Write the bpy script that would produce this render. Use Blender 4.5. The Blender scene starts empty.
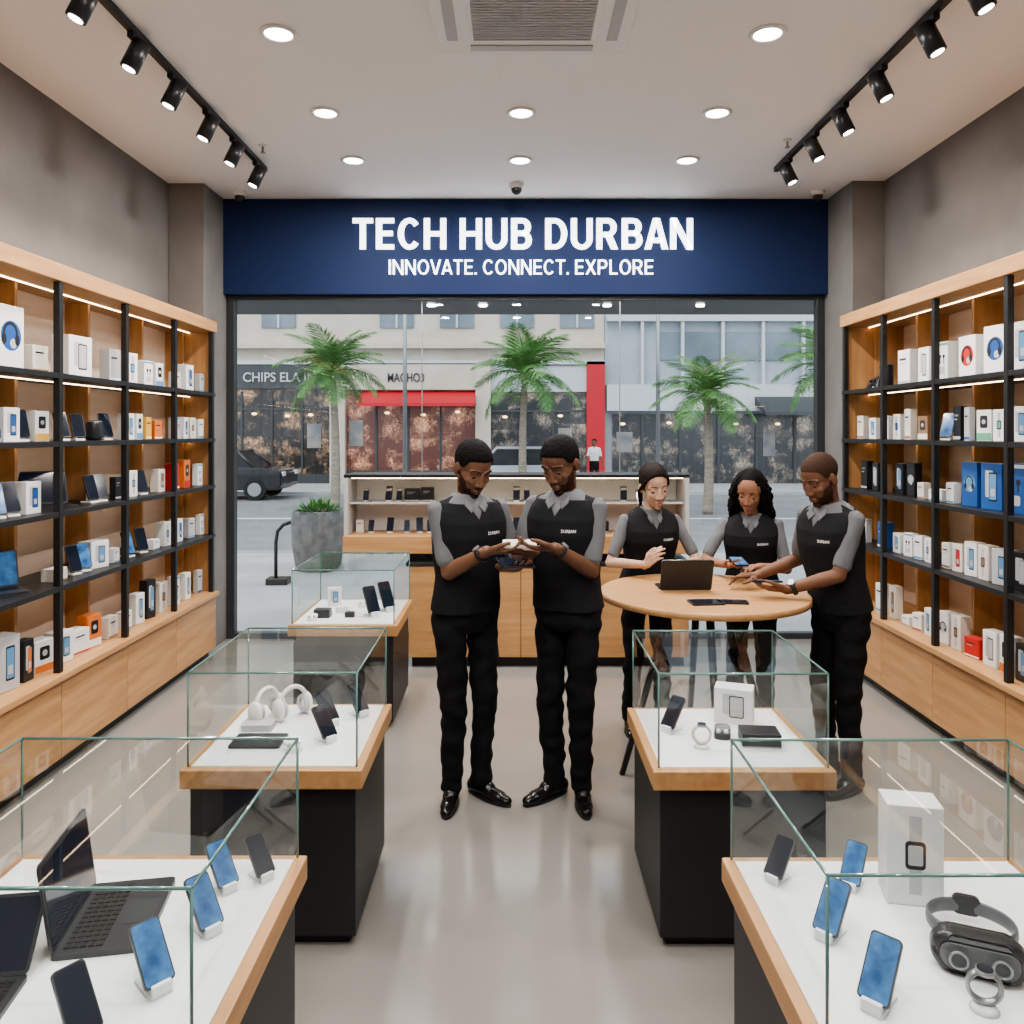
import bpy, bmesh, math, random
from mathutils import Vector, Matrix, noise
from mathutils.bvhtree import BVHTree
RND = random.Random(11)
SC = bpy.context.scene
COL = SC.collection
PI = math.pi
F = 796.4
H = 1.79
CEIL = 3.79
ORD = ['first','second','third','fourth','fifth','sixth','seventh','eighth','ninth','tenth','eleventh','twelfth','thirteenth','fourteenth','fifteenth','sixteenth','seventeenth','eighteenth','nineteenth','twentieth','twenty-first','twenty-second']
try:
    SC.view_settings.view_transform = 'AgX'
    SC.view_settings.look = 'AgX - Medium High Contrast'
except Exception as e:
    print(e)

# ------------------------------------------------------------------ materials
def mk(name, col, rough=.5, metal=0., col2=None, nscale=6., stretch=(1,1,1), bump=0., emit=None, estr=0., spec=.5, detail=4., r2=None, coat=0.):
    m = bpy.data.materials.new(name); m.use_nodes = True
    nt = m.node_tree; b = nt.nodes['Principled BSDF']
    b.inputs['Base Color'].default_value = (*col, 1)
    b.inputs['Roughness'].default_value = rough
    b.inputs['Metallic'].default_value = metal
    b.inputs['Specular IOR Level'].default_value = spec
    if coat: b.inputs['Coat Weight'].default_value = coat
    if emit:
        b.inputs['Emission Color'].default_value = (*emit, 1)
        b.inputs['Emission Strength'].default_value = estr
    if col2 or bump or r2 is not None:
        tc = nt.nodes.new('ShaderNodeTexCoord'); mp = nt.nodes.new('ShaderNodeMapping')
        mp.inputs['Scale'].default_value = stretch
        nz = nt.nodes.new('ShaderNodeTexNoise'); nz.inputs['Scale'].default_value = nscale
        nz.inputs['Detail'].default_value = detail
        nt.links.new(tc.outputs['Object'], mp.inputs['Vector']); nt.links.new(mp.outputs['Vector'], nz.inputs['Vector'])
        if col2:
            rp = nt.nodes.new('ShaderNodeValToRGB')
            rp.color_ramp.elements[0].position = .3; rp.color_ramp.elements[0].color = (*col, 1)
            rp.color_ramp.elements[1].position = .7; rp.color_ramp.elements[1].color = (*col2, 1)
            nt.links.new(nz.outputs['Fac'], rp.inputs['Fac']); nt.links.new(rp.outputs['Color'], b.inputs['Base Color'])
        if r2 is not None:
            mr = nt.nodes.new('ShaderNodeMapRange'); mr.inputs['From Min'].default_value = .3; mr.inputs['From Max'].default_value = .7
            mr.inputs['To Min'].default_value = rough; mr.inputs['To Max'].default_value = r2
            nt.links.new(nz.outputs['Fac'], mr.inputs['Value']); nt.links.new(mr.outputs['Result'], b.inputs['Roughness'])
        if bump:
            bp = nt.nodes.new('ShaderNodeBump'); bp.inputs['Strength'].default_value = bump; bp.inputs['Distance'].default_value = .01
            nt.links.new(nz.outputs['Fac'], bp.inputs['Height']); nt.links.new(bp.outputs['Normal'], b.inputs['Normal'])
    return m

def glass_mat(name, tint, base=.035, power=5., amp=.8):
    m = bpy.data.materials.new(name); m.use_nodes = True
    nt = m.node_tree; nt.nodes.clear()
    out = nt.nodes.new('ShaderNodeOutputMaterial'); mix = nt.nodes.new('ShaderNodeMixShader')
    tr = nt.nodes.new('ShaderNodeBsdfTransparent'); tr.inputs['Color'].default_value = (*tint, 1)
    gl = nt.nodes.new('ShaderNodeBsdfGlossy'); gl.inputs['Roughness'].default_value = .0
    lw = nt.nodes.new('ShaderNodeLayerWeight'); lw.inputs['Blend'].default_value = .5
    pw = nt.nodes.new('ShaderNodeMath'); pw.operation = 'POWER'; pw.inputs[1].default_value = power
    ma = nt.nodes.new('ShaderNodeMath'); ma.operation = 'MULTIPLY_ADD'; ma.inputs[1].default_value = amp; ma.inputs[2].default_value = base
    nt.links.new(lw.outputs['Facing'], pw.inputs[0]); nt.links.new(pw.outputs[0], ma.inputs[0])
    nt.links.new(ma.outputs[0], mix.inputs[0]); nt.links.new(tr.outputs[0], mix.inputs[1]); nt.links.new(gl.outputs[0], mix.inputs[2])
    nt.links.new(mix.outputs[0], out.inputs['Surface'])
    return m

def shop_mat(name, dark, warm, cell, estr):
    # small random goods on shelves, seen dimly behind a shop window
    m = mk(name, dark, .2)
    nt = m.node_tree; b = nt.nodes['Principled BSDF']; L = nt.links.new
    tc = nt.nodes.new('ShaderNodeTexCoord'); mp = nt.nodes.new('ShaderNodeMapping'); mp.inputs['Scale'].default_value = (1/cell, 0, .6/cell)
    fl = nt.nodes.new('ShaderNodeVectorMath'); fl.operation = 'FLOOR'
    wn = nt.nodes.new('ShaderNodeTexWhiteNoise'); wn.noise_dimensions = '3D'
    pw = nt.nodes.new('ShaderNodeMath'); pw.operation = 'POWER'; pw.inputs[1].default_value = 1.6
    nz = nt.nodes.new('ShaderNodeTexNoise'); nz.inputs['Scale'].default_value = 1.3; nz.inputs['Detail'].default_value = 7; nz.inputs['Roughness'].default_value = .7
    mr = nt.nodes.new('ShaderNodeMapRange'); mr.inputs['From Min'].default_value = .48; mr.inputs['From Max'].default_value = .70
    sx = nt.nodes.new('ShaderNodeSeparateXYZ'); fr = nt.nodes.new('ShaderNodeMath'); fr.operation = 'MULTIPLY_ADD'; fr.inputs[1].default_value = 1.1
    cx = nt.nodes.new('ShaderNodeMath'); cx.operation = 'MULTIPLY'; cx.inputs[1].default_value = .62; cf = nt.nodes.new('ShaderNodeMath'); cf.operation = 'FLOOR'
    cw = nt.nodes.new('ShaderNodeTexWhiteNoise'); cw.noise_dimensions = '1D'
    f2 = nt.nodes.new('ShaderNodeMath'); f2.operation = 'FRACT'
    gt = nt.nodes.new('ShaderNodeMapRange'); gt.inputs['From Min'].default_value = .22; gt.inputs['From Max'].default_value = .42; gt.inputs['To Min'].default_value = .3
    mu = nt.nodes.new('ShaderNodeMath'); mu.operation = 'MULTIPLY'; m2 = nt.nodes.new('ShaderNodeMath'); m2.operation = 'MULTIPLY'
    ad = nt.nodes.new('ShaderNodeMath'); ad.operation = 'MULTIPLY_ADD'; ad.inputs[1].default_value = .75; ad.inputs[2].default_value = .25
    mx = nt.nodes.new('ShaderNodeMixRGB'); mx.inputs['Color1'].default_value = (*dark, 1); mx.inputs['Color2'].default_value = (*warm, 1)
    L(tc.outputs['Object'], mp.inputs['Vector']); L(mp.outputs['Vector'], fl.inputs[0]); L(fl.outputs[0], wn.inputs['Vector'])
    L(wn.outputs['Value'], pw.inputs[0]); L(tc.outputs['Object'], nz.inputs['Vector']); L(nz.outputs['Fac'], mr.inputs['Value'])
    L(tc.outputs['Object'], sx.inputs[0]); L(sx.outputs['X'], cx.inputs[0]); L(cx.outputs[0], cf.inputs[0]); L(cf.outputs[0], cw.inputs['W'])
    L(sx.outputs['Z'], fr.inputs[0]); L(cw.outputs['Value'], fr.inputs[2]); L(fr.outputs[0], f2.inputs[0]); L(f2.outputs[0], gt.inputs['Value'])
    L(pw.outputs[0], ad.inputs[0]); L(ad.outputs[0], mu.inputs[0]); L(mr.outputs['Result'], mu.inputs[1]); L(mu.outputs[0], m2.inputs[0]); L(gt.outputs['Result'], m2.inputs[1]); L(m2.outputs[0], mx.inputs['Fac'])
    L(mx.outputs['Color'], b.inputs['Base Color']); L(mx.outputs['Color'], b.inputs['Emission Color'])
    b.inputs['Emission Strength'].default_value = estr
    return m

M = {}
M['floor'] = mk('polished_concrete', (.235,.218,.198), .08, col2=(.295,.275,.252), nscale=1.1, r2=.17, spec=.95, detail=9)
M['wall'] = mk('grey_plaster', (.135,.126,.118), .85, col2=(.185,.173,.163), nscale=1.8, bump=.15, detail=9)
M['column'] = mk('concrete', (.155,.145,.135), .85, col2=(.215,.202,.19), nscale=2.4, bump=.2, detail=9)
M['ceil'] = mk('ceiling_paint', (.88,.88,.88), .8)
M['navy'] = mk('navy_panel', (.009,.022,.078), .65, spec=.3)
M['letter'] = mk('lit_letter', (.9,.9,.95), .4, emit=(.95,.97,1), estr=2.4)
M['woody'] = mk('oak_along_room', (.40,.205,.085), .42, col2=(.53,.30,.135), nscale=3, stretch=(9,.8,9), detail=6)
M['woodx'] = mk('oak_across_room', (.40,.205,.085), .42, col2=(.53,.30,.135), nscale=3, stretch=(.8,9,9), detail=6)
M['woodz'] = mk('oak_upright', (.39,.195,.08), .45, col2=(.51,.28,.12), nscale=3, stretch=(9,9,.8), detail=6)
M['backp'] = mk('pale_back_panel', (.66,.515,.405), .6, col2=(.72,.575,.46), nscale=3, stretch=(9,1,9))
M['black'] = mk('black_metal', (.012,.012,.013), .4)
M['charcoal'] = mk('charcoal_laminate', (.018,.018,.019), .45)
M['dark'] = mk('dark_plastic', (.02,.021,.024), .32)
M['lap'] = mk('dark_laptop_shell', (.045,.047,.052), .35, .3)
M['slate'] = mk('slate_plastic', (.11,.115,.125), .4)
M['grey'] = mk('grey_metal', (.33,.34,.35), .35, .7)
M['white'] = mk('white_card', (.76,.76,.75), .5)
M['offw'] = mk('warm_white_card', (.68,.62,.56), .55)
M['lgrey'] = mk('light_grey_card', (.46,.46,.47), .5)
M['deck'] = mk('white_deck', (.88,.88,.88), .35)
M['plastic'] = mk('white_plastic', (.82,.81,.79), .3)
M['acrylic'] = mk('frosted_acrylic', (.78,.82,.83), .15)
M['red'] = mk('red_card', (.50,.03,.025), .5)
M['orange'] = mk('orange_card', (.62,.17,.04), .5)
M['yellow'] = mk('yellow_card', (.68,.38,.08), .5)
M['blue'] = mk('blue_card', (.02,.09,.30), .4)
M['sky'] = mk('sky_blue_print', (.12,.28,.48), .4)
M['green'] = mk('green_print', (.12,.34,.22), .5)
M['brown'] = mk('kraft_card', (.28,.16,.085), .6)
M['blackc'] = mk('black_card', (.015,.015,.018), .4)
M['screen'] = mk('dark_screen', (.01,.014,.022), .08, emit=(.03,.05,.10), estr=.15)
M['screenb'] = mk('blue_screen', (.015,.05,.13), .08, col2=(.10,.24,.45), nscale=22, emit=(.05,.16,.4), estr=.35)
M['led'] = mk('warm_led', (1,.85,.65), .5, emit=(1,.76,.50), estr=9)
M['lampdisc'] = mk('lamp_diffuser', (1,1,1), .5, emit=(1,.97,.93), estr=14)
M['glass'] = glass_mat('case_glass', (.955,.978,.968), .075, 5., .5)
M['winglass'] = glass_mat('window_glass', (.94,.97,.97), .05, 5., .7)
M['edge'] = mk('glass_edge', (.10,.19,.17), .08, emit=(.25,.5,.45), estr=.03, spec=1.)
M['alu'] = mk('dark_aluminium', (.06,.065,.07), .4, .5)
# people
def skinm(n, c): return mk(n, c, .55, col2=tuple(min(1, v*1.12) for v in c), nscale=18, spec=.3)
M['skinA'] = skinm('deep_brown_skin', (.175,.086,.052))
M['skinB'] = skinm('dark_brown_skin', (.140,.067,.041))
M['skinC'] = skinm('tan_skin', (.52,.33,.235))
M['skinD'] = skinm('brown_skin', (.30,.152,.095))
M['skinE'] = skinm('umber_skin', (.160,.077,.046))
M['lipd'] = mk('lips_dark', (.17,.072,.054), .5)
M['lipl'] = mk('lips_rose', (.38,.17,.14), .5)
M['lipm'] = mk('lips_brown', (.26,.105,.078), .5)
M['hair'] = mk('black_hair', (.007,.006,.006), .8, spec=.15)
M['hairb'] = mk('dark_brown_hair', (.012,.008,.006), .7, spec=.15, col2=(.018,.011,.008), nscale=120)
M['stubble'] = mk('short_stubble', (.050,.026,.017), .8, spec=.15)
M['shirt'] = mk('grey_cotton', (.160,.162,.170), .9, bump=.15, nscale=70, spec=.15)
M['collar'] = mk('grey_collar_cotton', (.17,.172,.18), .9, spec=.15)
M['vest'] = mk('black_knit_vest', (.016,.016,.018), .9, bump=.2, nscale=120, spec=.2)
M['trouser'] = mk('black_trouser', (.010,.010,.011), .9, bump=.15, nscale=80, spec=.2)
M['shoe'] = mk('black_leather', (.008,.008,.008), .22)
M['eyew'] = mk('eye_white', (.15,.13,.12), .5, spec=.2)
M['iris'] = mk('dark_iris', (.01,.006,.004), .3, spec=.2)
M['badge'] = mk('white_print', (.85,.85,.85), .6)
M['sgrey'] = mk('grey_sign_print', (.50,.50,.50), .6)
M['wshirt'] = mk('white_cotton', (.75,.75,.75), .8)
# street
M['pave'] = mk('paving', (.32,.32,.33), .8, col2=(.42,.415,.41), nscale=1.5, detail=8)
M['road'] = mk('asphalt', (.17,.175,.185), .85, col2=(.23,.232,.24), nscale=2, detail=8)
M['line'] = mk('road_paint', (.6,.6,.58), .8)
M['cream'] = mk('cream_render', (.50,.445,.375), .85, col2=(.58,.525,.45), nscale=1.2)
M['bgrey'] = mk('blue_grey_cladding', (.30,.34,.38), .5, col2=(.38,.42,.46), nscale=.8)
M['bwhite'] = mk('pale_cladding', (.50,.52,.54), .6)
M['bdark'] = mk('dark_fascia', (.05,.055,.06), .5)
M['bred'] = mk('red_signage', (.50,.02,.03), .5)
M['bglass'] = mk('office_glass', (.10,.13,.16), .12, col2=(.20,.25,.29), nscale=.6)
M['shopA'] = shop_mat('cafe_front', (.024,.022,.022), (.85,.52,.30), .034, .6)
M['shopB'] = shop_mat('store_front', (.030,.033,.037), (.60,.47,.36), .036, .45)
M['shopR'] = shop_mat('red_store_front', (.075,.026,.020), (.95,.50,.30), .035, .85)
M['poster'] = mk('window_poster', (.30,.27,.24), .6, col2=(.12,.14,.17), nscale=2.5)
M['pend'] = mk('warm_pendant', (1,.8,.5), .5, emit=(1,.72,.42), estr=2.5)
M['bark'] = mk('palm_bark', (.20,.17,.13), .9, col2=(.32,.28,.23), nscale=6, stretch=(1,1,5), bump=.5)
M['frond'] = mk('palm_green', (.065,.17,.045), .55, col2=(.15,.30,.085), nscale=4)
M['leaf'] = mk('shrub_green', (.06,.16,.04), .55, col2=(.12,.26,.07), nscale=9)
M['pot'] = mk('rough_concrete', (.10,.10,.098), .9, col2=(.19,.187,.18), nscale=9, bump=.6)
M['kerb'] = mk('kerb_stone', (.25,.25,.24), .9, col2=(.33,.33,.32), nscale=5)
M['cardark'] = mk('dark_car_paint', (.012,.014,.018), .2, coat=.6)
M['carsilver'] = mk('silver_car_paint', (.46,.49,.54), .3, .1, coat=.5)
M['tyre'] = mk('tyre', (.012,.012,.012), .8)
M['carglass'] = mk('car_glass', (.015,.018,.022), .25, spec=.25)
M['lampw'] = mk('headlamp', (.8,.8,.8), .1)

# ------------------------------------------------------------------ object helpers
WM = {}
def link(name, me, parent=None):
    o = bpy.data.objects.new(name, me); COL.objects.link(o)
    if parent is not None:
        o.parent = parent; WM[o] = WM[parent]
    else:
        WM[o] = Matrix()
    return o
def mesh_obj(name, me, mats, parent=None, world=True, smooth=None):
    if not isinstance(mats, (list, tuple)): mats = [mats]
    if len(me.materials): me.materials.clear()
    for m in mats: me.materials.append(m)
    if parent is not None and world: me.transform(WM[parent].inverted())
    if smooth is not None: me.polygons.foreach_set('use_smooth', [smooth]*len(me.polygons))
    o = link(name, me, parent)
    return o
def obj(name, bm, mats, parent=None, world=False, smooth=None, recalc=True):
    if recalc: bmesh.ops.recalc_face_normals(bm, faces=bm.faces)
    me = bpy.data.meshes.new(name); bm.to_mesh(me); bm.free()
    return mesh_obj(name, me, mats, parent, world, smooth)
def thing(name, label, cat, loc=(0,0,0), rz=0., group=None):
    o = bpy.data.objects.new(name, None); COL.objects.link(o); o.empty_display_size = .1
    o.location = loc; o.rotation_euler = (0, 0, rz)
    WM[o] = Matrix.Translation(Vector(loc)) @ Matrix.Rotation(rz, 4, 'Z')
    o['label'] = label; o['category'] = cat
    if group: o['group'] = group
    return o
def tag(o, label, cat, group=None):
    o['label'] = label; o['category'] = cat
    if group: o['group'] = group
    return o
def dup(root, loc, rz, label, group=None):
    r = root.copy(); COL.objects.link(r); r.location = loc; r.rotation_euler = (0, 0, rz); r['label'] = label
    if group: r['group'] = group
    for ch in list(root.children):
        c = ch.copy(); COL.objects.link(c); c.parent = r
        for g in ch.children:
            d = g.copy(); COL.objects.link(d); d.parent = c
    return r
def struct(name, bm, mats, parent=None, smooth=None):
    o = obj(name, bm, mats, parent, world=True, smooth=smooth)
    if parent is None: o['kind'] = 'structure'
    return o
def BM(): return bmesh.new()

def box(bm, x0, x1, y0, y1, z0, z1, bev=0., mi=0, Mx=None, seg=2):
    vs = [bm.verts.new((x, y, z)) for x in (x0, x1) for y in (y0, y1) for z in (z0, z1)]
    fs = [(0,1,3,2),(4,6,7,5),(0,4,5,1),(2,3,7,6),(0,2,6,4),(1,5,7,3)]
    faces = [bm.faces.new([vs[i] for i in f]) for f in fs]
    for f in faces: f.material_index = mi
    if bev > 0:
        es = list({e for f in faces for e in f.edges})
        r = bmesh.ops.bevel(bm, geom=es, offset=bev, segments=seg, profile=.5, affect='EDGES')
        for f in r['faces']: f.material_index = mi
        if Mx is not None:
            vs = list({v for f in r['faces'] for v in f.verts} | {v for v in vs if v.is_valid})
    if Mx is not None:
        for v in vs:
            if v.is_valid: v.co = Mx @ v.co
def rings(bm, rs, mi=0, close=True, smooth=True):
    vs = [[bm.verts.new(p) for p in r] for r in rs]; n = len(rs[0])
    for a, b in zip(vs, vs[1:]):
        for i in range(n):
            f = bm.faces.new((a[i], a[(i+1) % n], b[(i+1) % n], b[i])); f.material_index = mi; f.smooth = smooth
    if close:
        f = bm.faces.new(vs[0][::-1]); f.material_index = mi
        f = bm.faces.new(vs[-1]); f.material_index = mi
def frame(w):
    w = w.normalized(); a = Vector((0,0,1)) if abs(w.z) < .9 else Vector((1,0,0))
    u = w.cross(a).normalized(); v = w.cross(u); return u, v, w
def cyl(bm, c, r, h, n=24, r2=None, mi=0, axis=(0,0,1), smooth=True):
    c = Vector(c); u, v, w = frame(Vector(axis)); r2 = r if r2 is None else r2
    ring = lambda p, rr: [p + (u*math.cos(2*PI*i/n) + v*math.sin(2*PI*i/n))*rr for i in range(n)]
    rings(bm, [ring(c, r), ring(c + w*h, r2)], mi, True, smooth)
def lathe(bm, prof, n=28, c=(0,0,0), mi=0):
    c = Vector(c)
    rings(bm, [[c + Vector((r*math.cos(2*PI*i/n), r*math.sin(2*PI*i/n), z)) for i in range(n)] for r, z in prof], mi)
def tube(bm, pts, rad, n=10, mi=0):
    pts = [Vector(p) for p in pts]
    if not isinstance(rad, (list, tuple)): rad = [rad]*len(pts)
    rs = []; pu = None
    for i, p in enumerate(pts):
        d = pts[min(i+1, len(pts)-1)] - pts[max(i-1, 0)]
        u, v, w = frame(d)
        if pu is not None:
            u = (pu - w*pu.dot(w)).normalized(); v = w.cross(u)
        pu = u
        rs.append([p + (u*math.cos(2*PI*k/n) + v*math.sin(2*PI*k/n))*rad[i] for k in range(n)])
    rings(bm, rs, mi)
def torus(bm, c, axis, R, r, n=32, k=8, mi=0, ux=1., flat=1.):
    c = Vector(c); u, v, w = frame(Vector(axis)); vs = []
    for i in range(n):
        a = 2*PI*i/n; d = u*math.cos(a)*ux + v*math.sin(a); row = []
        for j in range(k):
            b = 2*PI*j/k
            row.append(bm.verts.new(c + d*(R + r*math.cos(b)) + w*r*math.sin(b)*flat))
        vs.append(row)
    for i in range(n):
        for j in range(k):
            f = bm.faces.new((vs[i][j], vs[(i+1) % n][j], vs[(i+1) % n][(j+1) % k], vs[i][(j+1) % k])); f.material_index = mi; f.smooth = True
def ell(bm, Mx, c, r, u=18, v=12, mi=0):
    res = bmesh.ops.create_uvsphere(bm, u_segments=u, v_segments=v, radius=1., matrix=Mx @ Matrix.Translation(Vector(c)) @ Matrix.Diagonal((*r, 1)))
    for vv in res['verts']:
        for f in vv.link_faces: f.material_index = mi; f.smooth = True
def cap(bm, p0, r0, p1, r1, n=14, flat=None):
    p0 = Vector(p0); p1 = Vector(p1); u, v, w = frame(p1 - p0); rs = []
    def ring(c, r):
        out = []
        for i in range(n):
            o = (u*math.cos(2*PI*i/n) + v*math.sin(2*PI*i/n))*r
            if flat: o = o - flat[0]*(o.dot(flat[0]))*(1-flat[1])
            out.append(c + o)
        return out
    for a in (-82, -50, -20): rs.append(ring(p0 + w*r0*math.sin(math.radians(a)), r0*math.cos(math.radians(a))))
    for a in (20, 50, 82): rs.append(ring(p1 + w*r1*math.sin(math.radians(a)), r1*math.cos(math.radians(a))))
    rings(bm, rs)
def prism(bm, pts, fn, d0, d1, mi=0, smooth=False):
    rs = [[fn(a, b, d) for a, b in pts] for d in (d0, d1)]
    rings(bm, rs, mi, True, smooth)
def rr_pts(w, h, r, seg=5):
    out = []
    for cx, cy, a0 in ((w/2-r, h/2-r, 0), (-w/2+r, h/2-r, 90), (-w/2+r, -h/2+r, 180), (w/2-r, -h/2+r, 270)):
        for k in range(seg+1):
            a = math.radians(a0 + 90*k/seg); out.append((cx + r*math.cos(a), cy + r*math.sin(a)))
    return out
def rrect(bm, w, h, t, r, Mx=None, mi=0, seg=5):
    Mx = Mx or Matrix()
    prism(bm, rr_pts(w, h, r, seg), lambda a, b, d: Mx @ Vector((a, d, b)), -t/2, t/2, mi)
def disc(bm, c, r, n=24, y=0, mi=0, sx=1., sz=1.):
    f = bm.faces.new([bm.verts.new((c[0] + r*sx*math.cos(2*PI*i/n), y, c[1] + r*sz*math.sin(2*PI*i/n))) for i in range(n)]); f.material_index = mi
def flat(bm, x0, x1, z0, z1, y, mi=0):
    f = bm.faces.new([bm.verts.new(p) for p in ((x0,y,z0),(x1,y,z0),(x1,y,z1),(x0,y,z1))]); f.material_index = mi
def arcband(bm, c, r0, r1, a0, a1, y, mi=0, n=14, sz=1.):
    for i in range(n):
        t0 = math.radians(a0+(a1-a0)*i/n); t1 = math.radians(a0+(a1-a0)*(i+1)/n)
        f = bm.faces.new([bm.verts.new((c[0]+r*math.cos(t), y, c[1]+r*sz*math.sin(t))) for r, t in ((r0,t0),(r1,t0),(r1,t1),(r0,t1))]); f.material_index = mi
def text_mesh(s, w, h, bold=0., depth=0.):
    cu = bpy.data.curves.new('t', 'FONT'); cu.body = s; cu.size = 1; cu.offset = bold; cu.resolution_u = 4
    if depth: cu.extrude = .05
    ob = bpy.data.objects.new('t', cu); COL.objects.link(ob)
    dg = bpy.context.evaluated_depsgraph_get(); dg.update()
    me = bpy.data.meshes.new_from_object(ob.evaluated_get(dg)); bpy.data.objects.remove(ob)
    xs = [v.co.x for v in me.vertices]; ys = [v.co.y for v in me.vertices]
    cx, cy = (min(xs)+max(xs))/2, (min(ys)+max(ys))/2
    kx = w/(max(xs)-min(xs)); ky = h/(max(ys)-min(ys))
    for v in me.vertices:
        x, y, z = v.co; v.co = ((x-cx)*kx, -z/.05*depth/2 if depth else 0, (y-cy)*ky)
    return me
# plain grotesque capitals drawn as strokes
def glyph(ch, s):
    h = s*.86; P = []
    def R(a, b, c, d): P.append([(a,c),(b,c),(b,d),(a,d)])
    def A(cx, cy, rx, ry, a0, a1, n=18):
        for i in range(n):
            t0 = math.radians(a0+(a1-a0)*i/n); t1 = math.radians(a0+(a1-a0)*(i+1)/n)
            P.append([(cx+(rx-s)*math.cos(t0), cy+(ry-h)*math.sin(t0)), (cx+rx*math.cos(t0), cy+ry*math.sin(t0)), (cx+rx*math.cos(t1), cy+ry*math.sin(t1)), (cx+(rx-s)*math.cos(t1), cy+(ry-h)*math.sin(t1))])
    w = .6
    if ch == 'T': w = .62; R(0,w,1-h,1); R(w/2-s/2,w/2+s/2,0,1-h)
    elif ch == 'E': w = .55; R(0,s,0,1); R(s,w,1-h,1); R(s,w-.04,.5-h/2+.01,.5+h/2+.01); R(s,w,0,h)
    elif ch == 'L': w = .53; R(0,s,0,1); R(s,w,0,h)
    elif ch == 'I': w = s; R(0,s,0,1)
    elif ch == 'H': w = .68; R(0,s,0,1); R(w-s,w,0,1); R(s,w-s,.5-h/2,.5+h/2)
    elif ch == 'C': w = .68; A(.355,.5,.355,.51,40,320,30)
    elif ch == 'O': w = .74; A(.37,.5,.37,.51,0,360,36)
    elif ch == 'U': w = .66; R(0,s,.34,1); R(w-s,w,.34,1); A(w/2,.34,w/2,.35,180,360)
    elif ch == 'D': w = .67; R(0,s,0,1); R(s,.29,1-h,1); R(s,.29,0,h); A(.29,.5,.38,.5,-90,90)
    elif ch == 'B':
        w = .63; R(0,s,0,1); R(s,.34,1-h,1); R(s,.36,.515-h/2,.515+h/2); R(s,.36,0,h)
        lo = .515-h/2; A(.34,(1+lo)/2,.265,(1-lo)/2,-90,90); hi = .515+h/2; A(.35,hi/2,.28,hi/2,-90,90)
    elif ch in 'PR':
        w = .64; lo = .40; R(0,s,0,1); R(s,.35,1-h,1); R(s,.35,lo,lo+h); A(.35,(1+lo)/2,.27,(1-lo)/2,-90,90)
        if ch == 'R': w = .66; P.append([(.27,lo+.02),(.66-s*1.15,0),(.66,0),(.27+s*1.15,lo+.06)])
    elif ch in 'AV':
        w = .72; c = w/2; q = [[(0,0),(s*1.06,0),(c+s*.10,.86),(c+s*.10,1),(c-s*.58,1)], [(w,0),(c+s*.58,1),(c-s*.10,1),(c-s*.10,.86),(w-s*1.06,0)]]
        if ch == 'V': q = [[(a,1-b) for a, b in p][::-1] for p in q]
        P.extend(q)
        if ch == 'A': R(.17,w-.17,.21,.21+h)
    elif ch == 'N': w = .69; R(0,s,0,1); R(w-s,w,0,1); P.append([(0,1),(w-s*1.1,0),(w,0),(s*1.1,1)])
    elif ch == 'X': w = .68; P.append([(0,0),(s*1.2,0),(w,1),(w-s*1.2,1)]); P.append([(0,1),(w-s*1.2,0),(w,0),(s*1.2,1)])
    elif ch == '.': w = s*1.1; R(0,w,0,w)
    elif ch == ' ': w = .18
    return P, w
GAP = {'A':-.05,'V':-.05,'T':-.02,'.':-.02}
def stroke_text(s, w, h, st, depth, gap):
    bm = BM(); x = 0.; polys = []
    for i, ch in enumerate(s):
        P, gw = glyph(ch, st)
        for p in P: polys.append([(a+x, b) for a, b in p])
        nx = s[i+1] if i+1 < len(s) else ''
        x += gw + gap + GAP.get(ch, 0) + GAP.get(nx, 0)
    x -= gap + GAP.get(s[-1], 0); k = w/x
    for p in polys:
        rings(bm, [[Vector((a*k - w/2, d, (b-.5)*h)) for a, b in p] for d in (0, -depth)], 0, True, False)
    return bm

# ------------------------------------------------------------------ room shell
XL, XR, YB, YG = -2.78, 2.95, -2.2, 6.9
bm = BM(); box(bm, XL-.2, XR+.2, YB, YG+.1, -.12, 0); struct('floor', bm, M['floor'])
bm = BM(); box(bm, XL-.2, XR+.2, YB, YG+.1, CEIL, CEIL+.15); struct('ceiling', bm, M['ceil'])
bm = BM(); box(bm, XL-.2, XL, YB, YG+.1, 0, CEIL); struct('wall_left', bm, M['wall'])
bm = BM(); box(bm, XR, XR+.2, YB, YG+.1, 0, CEIL); struct('wall_right', bm, M['wall'])
bm = BM(); box(bm, XL, XR, YB-.2, YB, 0, CEIL); struct('wall_back', bm, M['wall'])
bm = BM(); box(bm, XL, -2.49, 6.40, YG+.1, 0, CEIL, .006); struct('wall_pier_left', bm, M['column'])
bm = BM(); box(bm, 2.69, XR, 6.34, YG+.1, 0, CEIL, .006); struct('wall_pier_right', bm, M['column'])
bm = BM(); box(bm, -2.49, 2.69, 6.90, 7.0, 2.98, CEIL); struct('wall_front', bm, M['column'])
win = thing('window_1', '', 'window', (0, 6.93, 0)); del win['label'], win['category']; win['kind'] = 'structure'
bm = BM()
for a, b in ((-2.49, -2.42), (2.62, 2.69)): box(bm, a, b, 6.89, 6.97, 0, 2.98, .004)
box(bm, -2.42, 2.62, 6.89, 6.97, 2.93, 2.98, .004); box(bm, -2.42, 2.62, 6.89, 6.97, 0, .05, .004)
obj('window_frame', bm, M['alu'], win, world=True)
xs = [-2.42, -.80, .92, 2.62]
for a, b in zip(xs, xs[1:]):
    bm = BM(); flat(bm, a+.003, b-.003, .05, 2.93, 6.93); obj('pane', bm, M['winglass'], win, world=True)
for a in xs[1:3]:
    bm = BM(); box(bm, a-.004, a+.004, 6.925, 6.935, .05, 2.93); obj('glazing_joint', bm, M['grey'], win, world=True)

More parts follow.
